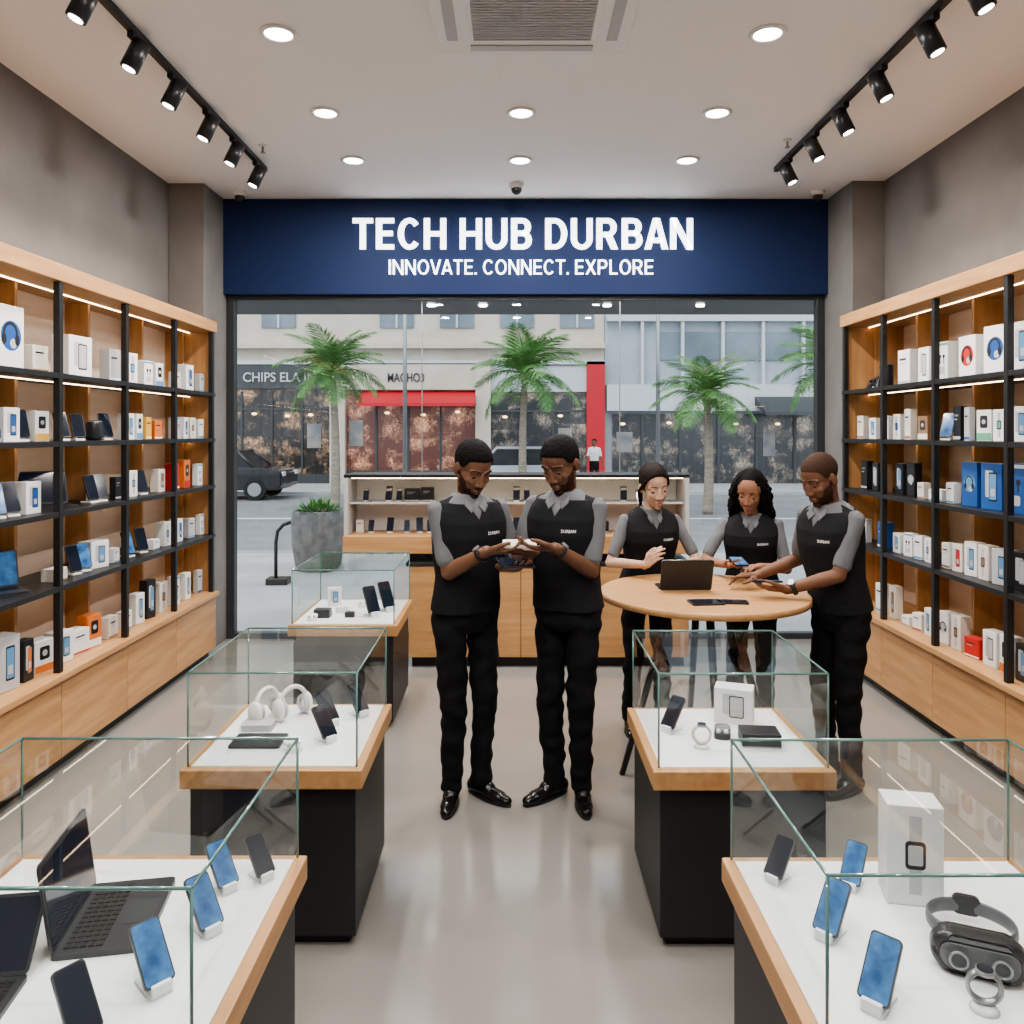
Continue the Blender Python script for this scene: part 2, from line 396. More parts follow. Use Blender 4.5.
# fascia sign
sg = thing('fascia_sign', 'long navy fascia sign with glowing white lettering above the shop window', 'sign', (.095, 6.87, 2.97))
bm = BM(); box(bm, -2.53, 2.72, 6.82, 6.90, 2.97, 3.785, .004); obj('panel', bm, M['navy'], sg, world=True)
for s, w, h, cx, cz, st, gp in (('TECH HUB DURBAN', 2.91, .265, .075, 3.485, .180, .115), ('INNOVATE. CONNECT. EXPLORE', 2.26, .126, .06, 3.20, .125, .135)):
    bm = stroke_text(s, w, h, st, .016, gp); bm.transform(Matrix.Translation((cx, 6.82, cz)))
    obj('lettering', bm, M['letter'], sg, world=True)

# ------------------------------------------------------------------ ceiling fittings
ac = thing('air_conditioner', 'square white ceiling cassette air conditioner with central louvred grille', 'air conditioner', (.09, 3.66, CEIL))
bm = BM(); box(bm, -.39, .57, 3.18, 4.14, CEIL-.045, CEIL, .012); obj('panel', bm, M['plastic'], ac, world=True)
bm = BM(); box(bm, -.22, .40, 3.34, 3.97, CEIL-.056, CEIL-.045, .004); obj('grille_frame', bm, M['plastic'], ac, world=True)
bm = BM()
for k in range(24): box(bm, -.20, .38, 3.365+k*.0247, 3.377+k*.0247, CEIL-.064, CEIL-.056)
obj('grille', bm, M['lgrey'], ac, world=True)
for a in ((-.22,.40,4.02,4.075),(-.22,.40,3.235,3.29),(-.335,-.28,3.34,3.97),(.46,.515,3.34,3.97)):
    bm = BM(); box(bm, a[0], a[1], a[2], a[3], CEIL-.052, CEIL-.045, .003); obj('air_flap', bm, M['lgrey'], ac, world=True)
bm = BM(); box(bm, -.07, .30, 4.19, 4.57, CEIL-.008, CEIL, .002); o = obj('access_panel', bm, M['ceil'], smooth=False)
tag(o, 'flat square access panel in the ceiling beside the air conditioner', 'access panel')

rows = [(5.85, 'nearest the sign'), (4.98, 'second from the sign'), (3.99, 'beside the air conditioner'), (2.8, 'behind the air conditioner'), (1.5, 'above the front cases'), (.1, 'farthest from the sign')]
proto = None
def lamp_area(loc, power, size=.14, col=(1,.965,.925), rot=(0,0,0)):
    l = bpy.data.lights.new('downlight', 'AREA'); l.shape = 'DISK'; l.size = size; l.energy = power; l.color = col
    o = bpy.data.objects.new('downlight', l); COL.objects.link(o); o.location = loc; o.rotation_euler = rot; return o
for ri, (y, rn) in enumerate(rows):
    for xi, x in enumerate((-1.18, .045, 1.27)):
        if xi == 1 and ri in (2, 3): continue
        pos = ('left', 'middle', 'right')[xi]
        lab = 'round recessed ceiling light, %s one of the row %s' % (pos, rn)
        if proto is None:
            proto = thing('ceiling_light', lab, 'ceiling light', (x, y, CEIL), 0, 'recessed ceiling lights')
            bm = BM(); torus(bm, (0,0,-.006), (0,0,1), .080, .014, 32, 8, flat=.6); obj('rim', bm, M['plastic'], proto)
            bm = BM(); cyl(bm, (0,0,-.008), .070, .006, 28); obj('diffuser', bm, M['lampdisc'], proto)
        else: dup(proto, (x, y, CEIL), 0, lab)
        lamp_area((x, y, CEIL-.03), 29)

def track(side, X, ys):
    bm = BM(); box(bm, X-.018, X+.018, 2.4, 6.02, CEIL-.035, CEIL, .003)
    o = obj('lighting_track', bm, M['black']); tag(o, 'long black lighting track on the ceiling above the %s shelves' % side, 'lighting track')
    for i, y in enumerate(sorted(ys, reverse=True)):
        t = thing('track_spotlight', 'black cylindrical track spotlight, %s from the sign on the %s track' % (ORD[i], side), 'spotlight', (X, y, CEIL-.035), 0, 'spotlights on the %s track' % side)
        sx = -1 if side == 'left' else 1
        d = Vector((sx*.42, -.12, -1)).normalized(); c = Vector((0, 0, -.09))
        bm = BM(); box(bm, -.017, .017, -.06, .06, -.028, 0, .004); obj('adapter', bm, M['black'], t)
        bm = BM(); cyl(bm, (0,0,-.085), .009, .06, 12); box(bm, -.012, .012, -.012, .012, -.11, -.075, .003); obj('stem', bm, M['black'], t)
        bm = BM(); cyl(bm, c - d*.07, .044, .15, 28, axis=d); h = obj('lamp_head', bm, M['black'], t)
        bm = BM(); cyl(bm, c + d*.0805, .030, .003, 24, axis=d); obj('lens', bm, M['lampdisc'], h)
        l = bpy.data.lights.new('spot', 'SPOT'); l.energy = 44; l.spot_size = math.radians(80); l.spot_blend = .7; l.shadow_soft_size = .04; l.color = (1,.91,.80)
        lo = bpy.data.objects.new('spot', l); COL.objects.link(lo); lo.location = Vector((X, y, CEIL-.035)) + c + d*.11
        lo.rotation_euler = d.to_track_quat('-Z', 'Y').to_euler()
track('left', -1.88, [2.98, 3.48, 3.96, 4.41, 4.90, 5.36, 5.83])
track('right', 1.98, [2.92, 3.40, 3.79, 4.31, 4.80, 5.26, 5.76])
def dome(name, label, cat, x, y, r=.055):
    t = thing(name, label, cat, (x, y, CEIL))
    bm = BM(); cyl(bm, (0,0,-.04), r, .04, 24, r*1.1); obj('housing', bm, M['plastic'], t)
    bm = BM(); ell(bm, Matrix(), (0,0,-.045), (r*.78, r*.78, r*.8)); obj('dome', bm, M['dark'], t)
dome('security_camera', 'small dome security camera at the middle of the ceiling above the sign', 'camera', .02, 6.42)
dome('security_camera', 'small dome security camera at the left end of the sign', 'camera', -2.28, 6.62, .05)
dome('security_camera', 'small dome security camera at the right end of the sign', 'camera', 2.52, 6.60, .05)
for x, y, s in ((-1.75, 5.55, 'left'), (1.87, 5.45, 'right')):
    t = thing('sprinkler', 'small ceiling sprinkler beside the %s lighting track' % s, 'sprinkler', (x, y, CEIL))
    bm = BM(); cyl(bm, (0,0,-.012), .03, .012, 20); obj('rosette', bm, M['plastic'], t)
    bm = BM(); cyl(bm, (0,0,-.05), .008, .04, 10); cyl(bm, (0,0,-.054), .018, .004, 14); obj('nozzle', bm, M['grey'], t)

# ------------------------------------------------------------------ wall shelving
SHZ = [2.10, 1.74, 1.37, .98]
CZ = .525
def shelving(side, xf, xb, posts, y0, y1):
    s = 1 if xb > xf else -1
    t = thing('shelving_unit', 'tall black metal and oak shelving unit along the %s wall' % side, 'shelving', ((xf+xb)/2, (y0+y1)/2, CZ))
    X = lambda a, b: (min(a, b), max(a, b))
    for y in posts:
        bm = BM(); box(bm, *X(xf, xf+s*.035), y-.0175, y+.0175, CZ, 2.58, .003); obj('post', bm, M['black'], t, world=True)
    bm = BM(); box(bm, *X(xb-s*.02, xb), y0, y1, CZ, 2.58); obj('back_panel', bm, M['backp'], t, world=True)
    for y in posts:
        bm = BM(); box(bm, *X(xf+s*.24, xb-s*.02), y-.012, y+.012, CZ, 2.58); obj('divider', bm, M['woodz'], t, world=True)
    bm = BM(); box(bm, *X(xf-s*.01, xb), y0, y1, 2.58, 2.67, .005); obj('top_board', bm, M['woody'], t, world=True)
    for z in SHZ:
        bm = BM(); box(bm, *X(xf+s*.002, xb-s*.02), y0, y1, z-.028, z, .002); o = obj('shelf', bm, M['black'], t, world=True)
        bm = BM(); box(bm, *X(xf+s*.20, xf+s*.209), y0+.02, y1-.02, z-.033, z-.028); obj('light_strip', bm, M['led'], o, world=True)
    bm = BM(); box(bm, *X(xf+s*.20, xf+s*.209), y0+.02, y1-.02, 2.575, 2.58); obj('light_strip', bm, M['led'], t, world=True)
    bm = BM(); box(bm, *X(xf+s*.035, xb), y1-.022, y1, CZ, 2.58); obj('end_panel', bm, M['woodz'], t, world=True)
    bm = BM(); box(bm, *X(xf-s*.03, xb), y0, y1, CZ-.035, CZ, .004); o = obj('worktop', bm, M['woody'])
    tag(o, 'long oak worktop over the cabinets on the %s wall' % side, 'worktop')
    ys = [y0] + [p for p in posts if y0+.2 < p < y1-.2] + [y1]
    for i, (a, b) in enumerate(zip(ys[::-1][1:], ys[::-1])):
        c = thing('cabinet', 'low oak base cabinet, %s from the window along the %s wall' % (ORD[i], side), 'cabinet', ((xf+xb)/2, (a+b)/2, 0), 0, 'base cabinets on the %s wall' % side)
        bm = BM(); box(bm, *X(xf+s*.03, xb), a+.001, b-.001, .07, CZ-.036); obj('body', bm, M['charcoal'], c, world=True)
        bm = BM(); box(bm, *X(xf+s*.06, xb), a+.001, b-.001, 0, .07); obj('plinth', bm, M['black'], c, world=True)
        bm = BM(); box(bm, *X(xf, xf+s*.03), a+.002, b-.002, .075, CZ-.045, .002); obj('door', bm, M['woody'], c, world=True)
LXF, RXF = -2.38, 2.48
shelving('left', LXF, XL, [2.77, 3.48, 4.19, 4.91, 5.62, 6.31], 2.4, 6.36)
shelving('right', RXF, XR, [2.66, 3.34, 4.02, 4.72, 5.38, 6.0], 2.4, 6.04)

# ------------------------------------------------------------------ shelf goods
def design(bm, w, h, y, kind):
    # material slots: 0 accent, 1 dark, 2 soft grey
    def pl(cx, cz, pw, phh, r, d, mi): prism(bm, rr_pts(pw, phh, r, 3), lambda a, b, q: Vector((a+cx, y-q, b+cz)), 0, d, mi)
    if kind == 'phone':
        pl(-w*.10, h*.56, w*.36, h*.58, w*.05, .0006, 2); pl(w*.08, h*.50, w*.38, h*.62, w*.05, .0010, 1); pl(w*.08, h*.50, w*.32, h*.55, w*.03, .0014, 0)
        pl(w*.08, h*.38, w*.20, h*.16, w*.03, .0018, 2)
    elif kind == 'ring':
        disc(bm, (w*.02, h*.52), w*.37, 28, y-.0004, 0); arcband(bm, (0, h*.55), w*.20, w*.27, -5, 185, y-.0010, 1, 16, 1.1)
        for s in (-1, 1): disc(bm, (s*w*.235, h*.46), w*.085, 16, y-.0014, 1, 1., 1.6)
        disc(bm, (w*.10, h*.40), w*.12, 18, y-.0008, 2)
    elif kind == 'buds':
        for s in (-1, 1):
            disc(bm, (s*w*.16, h*.62), w*.11, 16, y-.0006, 1); flat(bm, s*w*.16-w*.035, s*w*.16+w*.035, h*.42, h*.60, y-.0006, 1)
        pl(0, h*.26, w*.5, h*.20, w*.08, .0008, 2); flat(bm, -w*.5, w*.5, h*.90, h*.97, y-.0006, 0)
    elif kind == 'bar':
        flat(bm, -w*.49, w*.49, h*.03, h*.26, y-.0006, 0); pl(0, h*.62, w*.5, h*.4, w*.08, .001, 1); disc(bm, (0, h*.62), w*.13, 20, y-.0014, 2)
    elif kind == 'watch':
        flat(bm, -w*.11, w*.11, h*.62, h*.90, y-.0006, 2); flat(bm, -w*.11, w*.11, h*.12, h*.40, y-.0006, 2)
        pl(0, h*.51, w*.36, h*.28, w*.07, .001, 1); pl(0, h*.51, w*.26, h*.20, w*.04, .0014, 0)
    elif kind == 'plain':
        flat(bm, -w*.34, w*.2, h*.70, h*.76, y-.0006, 1); flat(bm, -w*.34, w*.05, h*.60, h*.63, y-.0006, 2); flat(bm, -w*.49, w*.49, h*.04, h*.12, y-.0006, 0)
DESCR = {'phone':'phone picture','ring':'headphone picture','buds':'earphone picture','bar':'coloured base band','watch':'watch picture','plain':'printed stripe'}
def retail_box(label, loc, rz, w, d, h, body, kind, acc, group):
    t = thing('product_box', label, 'box', loc, rz, group)
    bm = BM(); box(bm, -w/2, w/2, -d/2, d/2, 0, h, .003); obj('carton', bm, M[body], t)
    bm = BM(); design(bm, w, h, -d/2, kind)
    obj('printed_picture', bm, [M[acc], M['dark'] if body not in ('blackc',) else M['grey'], M['lgrey']], t, recalc=False)
    return t
def phone_mesh(t, Mx, sc=1., screen='screen', body='dark'):
    bm = BM(); rrect(bm, .074*sc, .152*sc, .009*sc, .011*sc, Mx); b = obj('phone_body', bm, M[body], t)
    bm = BM(); rrect(bm, .067*sc, .144*sc, .0012*sc, .009*sc, Mx @ Matrix.Translation((0, -.0049*sc, 0))); obj('screen', bm, M[screen], b)
    bm = BM()
    for k in range(2): cyl(bm, Mx @ Vector((.02*sc, .0045*sc, (.055-.022*k)*sc)), .008*sc, .003*sc, 12, axis=(Mx.to_3x3() @ Vector((0,1,0))))
    obj('camera_lens', bm, M['black'], b)
def phone_display(label, loc, rz, sc, screen, group, tilt=20):
    t = thing('display_phone', label, 'phone', loc, rz, group)
    Mx = Matrix.Translation((0, 0, .092*sc)) @ Matrix.Rotation(math.radians(-tilt), 4, 'X')
    phone_mesh(t, Mx, sc, screen)
    bm = BM(); box(bm, -.03*sc, .03*sc, -.035*sc, .05*sc, 0, .012*sc, .003)
    box(bm, -.012*sc, .012*sc, .018*sc, .026*sc, .01, .085*sc, .002, Mx=None); obj('stand', bm, M['plastic'], t)
    return t
def laptop(label, loc, rz, group=None, sc=1., open_deg=112, screen='screen'):
    t = thing('laptop', label, 'laptop', loc, rz, group)
    w, d = .31*sc, .215*sc
    bm = BM(); prism(bm, rr_pts(w, d, .012), lambda a, b, c: Vector((a, b, c)), 0, .014*sc); b_ = obj('base', bm, M['lap'], t)
    bm = BM()
    for r in range(5):
        for k in range(13):
            x0 = -w*.43 + k*w*.0665; y0 = -d*.02 + r*d*.085
            box(bm, x0, x0+w*.055, y0, y0+d*.07, .014*sc, .0165*sc)
    obj('keyboard', bm, M['black'], b_)
    bm = BM(); prism(bm, rr_pts(w*.34, d*.33, .006), lambda a, b, c: Vector((a, b-d*.26, c)), .014*sc, .0148*sc); obj('touchpad', bm, M['alu'], b_)
    Mx = Matrix.Translation((0, d/2-.004, .015*sc)) @ Matrix.Rotation(math.radians(90-open_deg), 4, 'X') @ Matrix.Translation((0, 0, d/2))
    bm = BM(); rrect(bm, w, d, .007*sc, .012, Mx); l = obj('lid', bm, M['lap'], t)
    bm = BM(); rrect(bm, w*.94, d*.90, .0012, .006, Mx @ Matrix.Translation((0, -.0042*sc, 0))); obj('screen', bm, M[screen], l)
    return t
def speaker(label, loc, rz, h, group):
    t = thing('portable_speaker', label, 'speaker', loc, rz, group)
    bm = BM(); lathe(bm, [(.02,0),(.042,.004),(.046,.02),(.046,h-.02),(.04,h-.003),(.015,h)], 24); obj('housing', bm, M['dark'], t)
    bm = BM(); torus(bm, (0,0,h-.008), (0,0,1), .041, .004); obj('ring', bm, M['grey'], t)
def controller(label, loc, rz, group):
    t = thing('game_controller', label, 'controller', loc, rz, group)
    I = Matrix.Rotation(math.radians(60), 4, 'X'); I = Matrix.Translation((0,0,.06)) @ I
    bm = BM(); ell(bm, I, (0,0,0), (.075,.045,.022)); 
    for s in (-1, 1): cap(bm, I @ Vector((s*.055,-.01,0)), .026, I @ Vector((s*.08,-.075,-.005)), .017)
    obj('shell', bm, M['dark'], t)
    for s in (-1, 1):
        bm = BM(); cyl(bm, I @ Vector((s*.03,-.012,.018)), .011, .014, 14, axis=I.to_3x3() @ Vector((0,0,1))); obj('thumb_stick', bm, M['black'], t)
    bm = BM(); box(bm, -.03, .03, -.02, .03, 0, .03, .004); obj('stand', bm, M['plastic'], t)

BOXN = {'white':'white','offw':'cream','lgrey':'grey','red':'red','orange':'orange','yellow':'yellow','blue':'blue','brown':'brown','blackc':'black'}
def bx(px, w, h, body='white', kind='phone', acc='sky'): return (px, 'box', w, h, body, kind, acc)
def ph(px, sc=1.0, scr='screen'): return (px, 'phone', sc, scr)
GOODS = {
 'left': [
  ('top shelf', SHZ[0], [bx(-28,.2,.27,'white','buds','sky'), bx(15,.20,.31,'white','ring','blue'), bx(45,.12,.14,'offw','plain','brown'), bx(85,.20,.235,'white','phone','lgrey'), bx(119,.10,.20,'lgrey','plain','white'), bx(136,.12,.20,'white','watch','sky'), bx(152,.10,.17,'white','buds','sky'), bx(163,.09,.17,'white','bar','sky'), bx(181,.08,.13,'offw','plain','red'), bx(193,.11,.20,'white','phone','blue'), bx(205,.07,.15,'lgrey','plain','sky')]),
  ('second shelf', SHZ[1], [ph(-12), ph(3), bx(17,.10,.17,'white','phone','blue'), ph(32), bx(47,.09,.16,'white','bar','yellow'), ph(72), ph(88,.95), (104,'speaker',.12), ph(115), bx(134,.09,.17,'white','phone','sky'), bx(143,.08,.17,'white','bar','sky'), bx(152,.08,.15,'yellow','plain','white'), bx(162,.08,.13,'orange','plain','white'), bx(181,.08,.16,'lgrey','buds','sky'), bx(189,.07,.16,'white','phone','blue'), bx(196,.07,.16,'offw','watch','brown'), bx(204,.07,.15,'white','plain','sky')]),
  ('third shelf', SHZ[2], [bx(-20,.14,.2,'white','phone','sky'), ph(8,1.05), ph(22,1.05), bx(38,.12,.165,'white','phone','blue'), (74,'laptop'), ph(101), ph(110), bx(122,.06,.14,'blackc','plain','lgrey'), bx(137,.09,.17,'white','watch','sky'), ph(150), bx(165,.09,.16,'offw','phone','brown'), bx(179,.09,.19,'red','plain','white'), bx(190,.10,.21,'orange','bar','red'), bx(203,.07,.17,'white','buds','sky')]),
  ('fourth shelf', SHZ[3], [(24,'laptop'), (-30,'speaker',.16), bx(65,.11,.07,'offw','plain','brown'), ph(84), ph(94), bx(105,.14,.16,'white','phone','sky'), bx(120,.07,.09,'white','plain','sky'), ph(137), ph(150), bx(160,.08,.07,'white','plain','sky'), bx(171,.09,.17,'white','watch','sky'), bx(183,.09,.17,'white','phone','blue'), bx(195,.08,.15,'lgrey','plain','sky'), bx(205,.06,.16,'white','buds','sky')]),
  ('worktop', CZ, [bx(-15,.16,.24,'offw','phone','brown'), bx(14,.14,.27,'lgrey','phone','sky'), bx(33,.08,.21,'blackc','phone','orange'), bx(50,.13,.17,'white','bar','orange'), bx(70,.12,.17,'white','phone','sky'), bx(86,.13,.14,'white','plain','red'), bx(99,.11,.19,'orange','bar','white'), bx(117,.10,.13,'offw','plain','brown'), bx(132,.09,.12,'white','plain','sky'), bx(144,.09,.20,'white','phone','sky'), bx(155,.09,.26,'blackc','phone','sky'), bx(167,.09,.21,'offw','watch','brown'), bx(180,.08,.21,'white','buds','sky'), bx(191,.08,.20,'white','phone','sky'), bx(203,.06,.18,'lgrey','plain','blue')]),
 ],
 'right': [
  ('top shelf', SHZ[0], [(864,'controller'), (878,'speaker',.17), bx(900,.12,.23,'white','plain','lgrey'), bx(920,.12,.22,'white','phone','lgrey'), bx(938,.10,.23,'white','buds','green'), bx(963,.16,.235,'white','ring','red'), bx(990,.17,.26,'white','ring','blue'), bx(1017,.17,.25,'white','phone','sky'), bx(1045,.18,.26,'white','buds','sky')]),
  ('second shelf', SHZ[1], [bx(857,.07,.17,'offw','plain','brown'), bx(869,.08,.15,'white','phone','sky'), bx(882,.08,.16,'white','buds','sky'), bx(893,.07,.17,'white','watch','blue'), bx(904,.07,.20,'offw','plain','brown'), bx(919,.10,.15,'brown','bar','offw'), ph(938), bx(953,.06,.20,'blackc','plain','lgrey'), bx(963,.05,.19,'lgrey','plain','blue'), bx(979,.10,.17,'white','bar','green'), bx(995,.10,.17,'white','watch','green'), bx(1016,.13,.18,'white','phone','sky'), bx(1040,.12,.2,'offw','phone','brown')]),
  ('third shelf', SHZ[2], [bx(861,.08,.21,'blackc','plain','lgrey'), bx(872,.08,.20,'blackc','phone','lgrey'), bx(882,.06,.20,'brown','plain','offw'), bx(896,.10,.21,'blackc','phone','sky'), bx(907,.08,.22,'blackc','ring','lgrey'), bx(917,.07,.10,'offw','plain','brown'), bx(931,.12,.07,'white','plain','sky'), bx(946,.07,.12,'white','plain','sky'), bx(965,.13,.25,'blue','ring','sky'), bx(986,.14,.25,'blue','phone','sky'), bx(1010,.15,.26,'blue','buds','white'), bx(1040,.15,.25,'blue','ring','sky')]),
  ('fourth shelf', SHZ[3], [bx(860,.07,.17,'lgrey','plain','white'), bx(878,.10,.18,'blue','plain','white'), bx(893,.09,.13,'white','phone','sky'), bx(904,.08,.15,'white','buds','sky'), bx(914,.08,.15,'white','plain','sky'), bx(924,.07,.15,'white','watch','sky'), bx(942,.08,.15,'white','plain','brown'), bx(953,.08,.16,'offw','phone','red'), bx(966,.09,.19,'white','phone','sky'), bx(979,.09,.19,'offw','watch','brown'), bx(995,.11,.19,'lgrey','phone','sky'), bx(1016,.13,.20,'blackc','phone','lgrey'), bx(1042,.13,.2,'white','bar','sky')]),
  ('worktop', CZ, [bx(876,.09,.20,'white','plain','sky'), bx(889,.08,.22,'offw','phone','brown'), bx(902,.09,.06,'white','plain','sky'), bx(913,.08,.11,'white','plain','red'), bx(924,.07,.17,'white','phone','sky'), bx(939,.09,.19,'white','ring','lgrey'), bx(952,.09,.20,'offw','watch','brown'), bx(967,.11,.11,'red','plain','white'), bx(985,.10,.19,'white','phone','lgrey'), bx(1001,.09,.20,'white','bar','orange'), bx(1018,.10,.19,'blackc','phone','sky'), bx(1042,.14,.2,'white','phone','sky')]),
 ]}
for side, rws in GOODS.items():
    sgn = -1 if side == 'left' else 1
    xfront = (LXF if side == 'left' else RXF) + sgn*.065
    rz0 = PI/2 if side == 'left' else -PI/2
    for rname, z, items in rws:
        its = sorted(items, key=lambda q: -F*abs(xfront)/abs(q[0]-514))
        for i, q in enumerate(its):
            y = F*abs(xfront)/abs(q[0]-514)
            jit = RND.uniform(-.12, .12)
            tail = "%s from the window on the %s wall's %s" % (ORD[i], side, rname)
            grp = 'goods on the %s wall shelves' % side
            if q[1] == 'box':
                w, h, body, kind, acc = q[2:]
                d = min(w*.7, .11)
                retail_box('%s box with %s, %s' % (BOXN[body], DESCR[kind], tail), (xfront+sgn*d/2+sgn*.02, y, z+.0005), rz0+jit+sgn*.12, w, d, h, body, kind, acc, grp)
            elif q[1] == 'phone':
                phone_display('dark phone on white stand, %s' % tail, (xfront+sgn*.06, y, z), rz0+sgn*.5+jit, q[2], 'screenb' if i % 3 == 0 else 'screen', grp)
            elif q[1] == 'laptop':
                laptop('open dark laptop, %s' % tail, (xfront+sgn*.15, y, z), rz0 + sgn*.75, grp, .88, 105, 'screenb' if rname == 'fourth shelf' else 'screen')
            elif q[1] == 'speaker':
                speaker('dark round speaker, %s' % tail, (xfront+sgn*.06, y, z), rz0, q[2], grp)
            elif q[1] == 'controller':
                controller('dark game controller, %s' % tail, (xfront+sgn*.09, y, z), rz0, grp)

# ------------------------------------------------------------------ glass display cases
WZ, GZ = .63, .955
def bar(bm, p0, p1, w, mi=0):
    tube(bm, [p0, p1], w, 4, mi)
def display_case(label, x0, x1, y0, y1):
    t = thing('display_case', label, 'display case', ((x0+x1)/2, (y0+y1)/2, 0))
    bm = BM(); box(bm, x0+.035, x1-.035, y0+.035, y1-.035, 0, .04); obj('plinth', bm, M['black'], t, world=True)
    bm = BM(); box(bm, x0+.005, x1-.005, y0+.005, y1-.005, .04, WZ-.07, .003); obj('base', bm, M['charcoal'], t, world=True)
    bm = BM(); box(bm, x0-.022, x1+.022, y0-.022, y1+.022, WZ-.07, WZ-.004, .004); obj('oak_rim', bm, M['woody'], t, world=True)
    bm = BM(); box(bm, x0+.008, x1-.008, y0+.008, y1-.008, WZ-.004, WZ); obj('deck', bm, M['deck'], t, world=True)
    c = {(i, j, k): Vector((x0 if i == 0 else x1, y0 if j == 0 else y1, WZ if k == 0 else GZ)) for i in (0,1) for j in (0,1) for k in (0,1)}
    panes = [[(0,0,0),(1,0,0),(1,0,1),(0,0,1)], [(0,1,0),(1,1,0),(1,1,1),(0,1,1)], [(0,0,0),(0,1,0),(0,1,1),(0,0,1)], [(1,0,0),(1,1,0),(1,1,1),(1,0,1)], [(0,0,1),(1,0,1),(1,1,1),(0,1,1)]]
    for n, p in enumerate(panes):
        q = [c[k] for k in p]
        bm = BM(); bm.faces.new([bm.verts.new(v) for v in q])
        if n == 4:
            for a in range(4): bar(bm, q[a], q[(a+1) % 4], .0042, 1)
        elif n in (0, 1):
            for a in (1, 3): bar(bm, q[a], q[(a+1) % 4], .0036, 1)
        obj('glass_pane', bm, [M['glass'], M['edge']], t, world=True, recalc=False)
display_case('front left glass display case holding open laptops', -1.34, -.59, 1.457, 2.17)
display_case('middle left glass display case holding white headphones', -1.13, -.545, 2.76, 3.39)
display_case('rear left glass display case near the back counter', -1.34, -.725, 4.81, 5.52)
display_case('front right glass display case holding a dark headset', .59, 1.34, 1.50, 2.16)
display_case('middle right glass display case beside the round table', .50, 1.085, 2.75, 3.345)

def case_phone(label, slabel, x, y, rz, tilt=28, sc=1., screen='screenb', z=WZ):
    rz = math.radians(rz)
    t = thing('phone', label, 'phone', (x, y, z), rz, 'phones shown in the glass cases')
    Mx = Matrix.Translation((0, 0, .024*sc + .076*sc*math.cos(math.radians(tilt)))) @ Matrix.Rotation(math.radians(-tilt), 4, 'X')
    phone_mesh(t, Mx, sc, screen)
    s = thing('phone_stand', slabel, 'stand', (x, y, z), rz, 'phone stands in the glass cases')
    bm = BM(); box(bm, -.026*sc, .026*sc, -.06*sc, .04*sc, 0, .008*sc, .002); obj('foot', bm, M['acrylic'], s)
    bm = BM(); Mb = Matrix.Translation((0, .013*sc, .024*sc + .05*sc)) @ Matrix.Rotation(math.radians(-tilt), 4, 'X')
    rrect(bm, .036*sc, .10*sc, .006*sc, .006, Mb); obj('back_rest', bm, M['acrylic'], s)
    e = Mx @ Vector((0, -.010*sc, -.074*sc))
    bm = BM(); box(bm, -.024*sc, .024*sc, e.y-.006*sc, e.y+.010*sc, .006*sc, e.z, .002); obj('lip', bm, M['acrylic'], s)
def cp(nm, where, x, y, rz, **k):
    k.setdefault('tilt', 42); k.setdefault('sc', .85)
    case_phone('%s %s' % (nm, where), 'clear stand under the %s %s' % (nm, where), x, y, rz, **k)
def earbuds(label, x, y, rz, mat='plastic'):
    t = thing('earbuds_case', label, 'earbuds case', (x, y, WZ), math.radians(rz))
    bm = BM(); prism(bm, rr_pts(.062, .046, .020, 6), lambda a, b, c: Vector((a, b, c)), 0, .020); obj('base', bm, M[mat], t)
    Ml = Matrix.Translation((0, .022, .021)) @ Matrix.Rotation(math.radians(-75), 4, 'X')
    bm = BM(); prism(bm, rr_pts(.062, .044, .020, 6), lambda a, b, c: Ml @ Vector((a, c, b+.022)), 0, .010); obj('lid', bm, M[mat], t)
    for s in (-1, 1):
        bm = BM(); ell(bm, Matrix(), (s*.014, -.002, .024), (.009, .010, .010)); obj('earbud', bm, M['plastic' if mat != 'plastic' else 'lgrey'], t)
# front left case
laptop('open dark laptop with its lid seen edge-on in front left case', (-.945, 1.90, WZ), math.radians(100), 'laptops in the front left case', .92, 98)
laptop('open dark laptop at the near left of front left case', (-1.13, 1.60, WZ), math.radians(8), 'laptops in the front left case', .72, 128)
cp('blue screened phone', 'nearest the aisle in front left case', -.760, 1.67, 48)
cp('dark tilted phone', 'at the near edge of front left case', -.84, 1.53, 52, screen='screen')
cp('tilted phone', 'beside the middle laptop in front left case', -.725, 1.86, 50, sc=.8)
cp('small phone', 'third from the aisle end in front left case', -.745, 2.03, 48, sc=.75)
cp('dark small phone', 'in the far corner of front left case', -.665, 2.08, 48, sc=.7, screen='screen')
# front right case
cp('blue screened phone', 'nearest the viewer in front right case', .745, 1.62, -44)
cp('blue screened phone', 'beside the left glass of front right case', .735, 1.84, -46, sc=.8)
cp('blue tilted phone', 'before the white box in front right case', .87, 2.04, -40, sc=.70)
cp('dark small phone', 'in the far left corner of front right case', .69, 2.07, -48, sc=.70, screen='screen')
retail_box('tall white product box standing behind the headset, front right case', (.99, 1.99, WZ), -.2, .13, .09, .245, 'white', 'watch', 'lgrey', None)
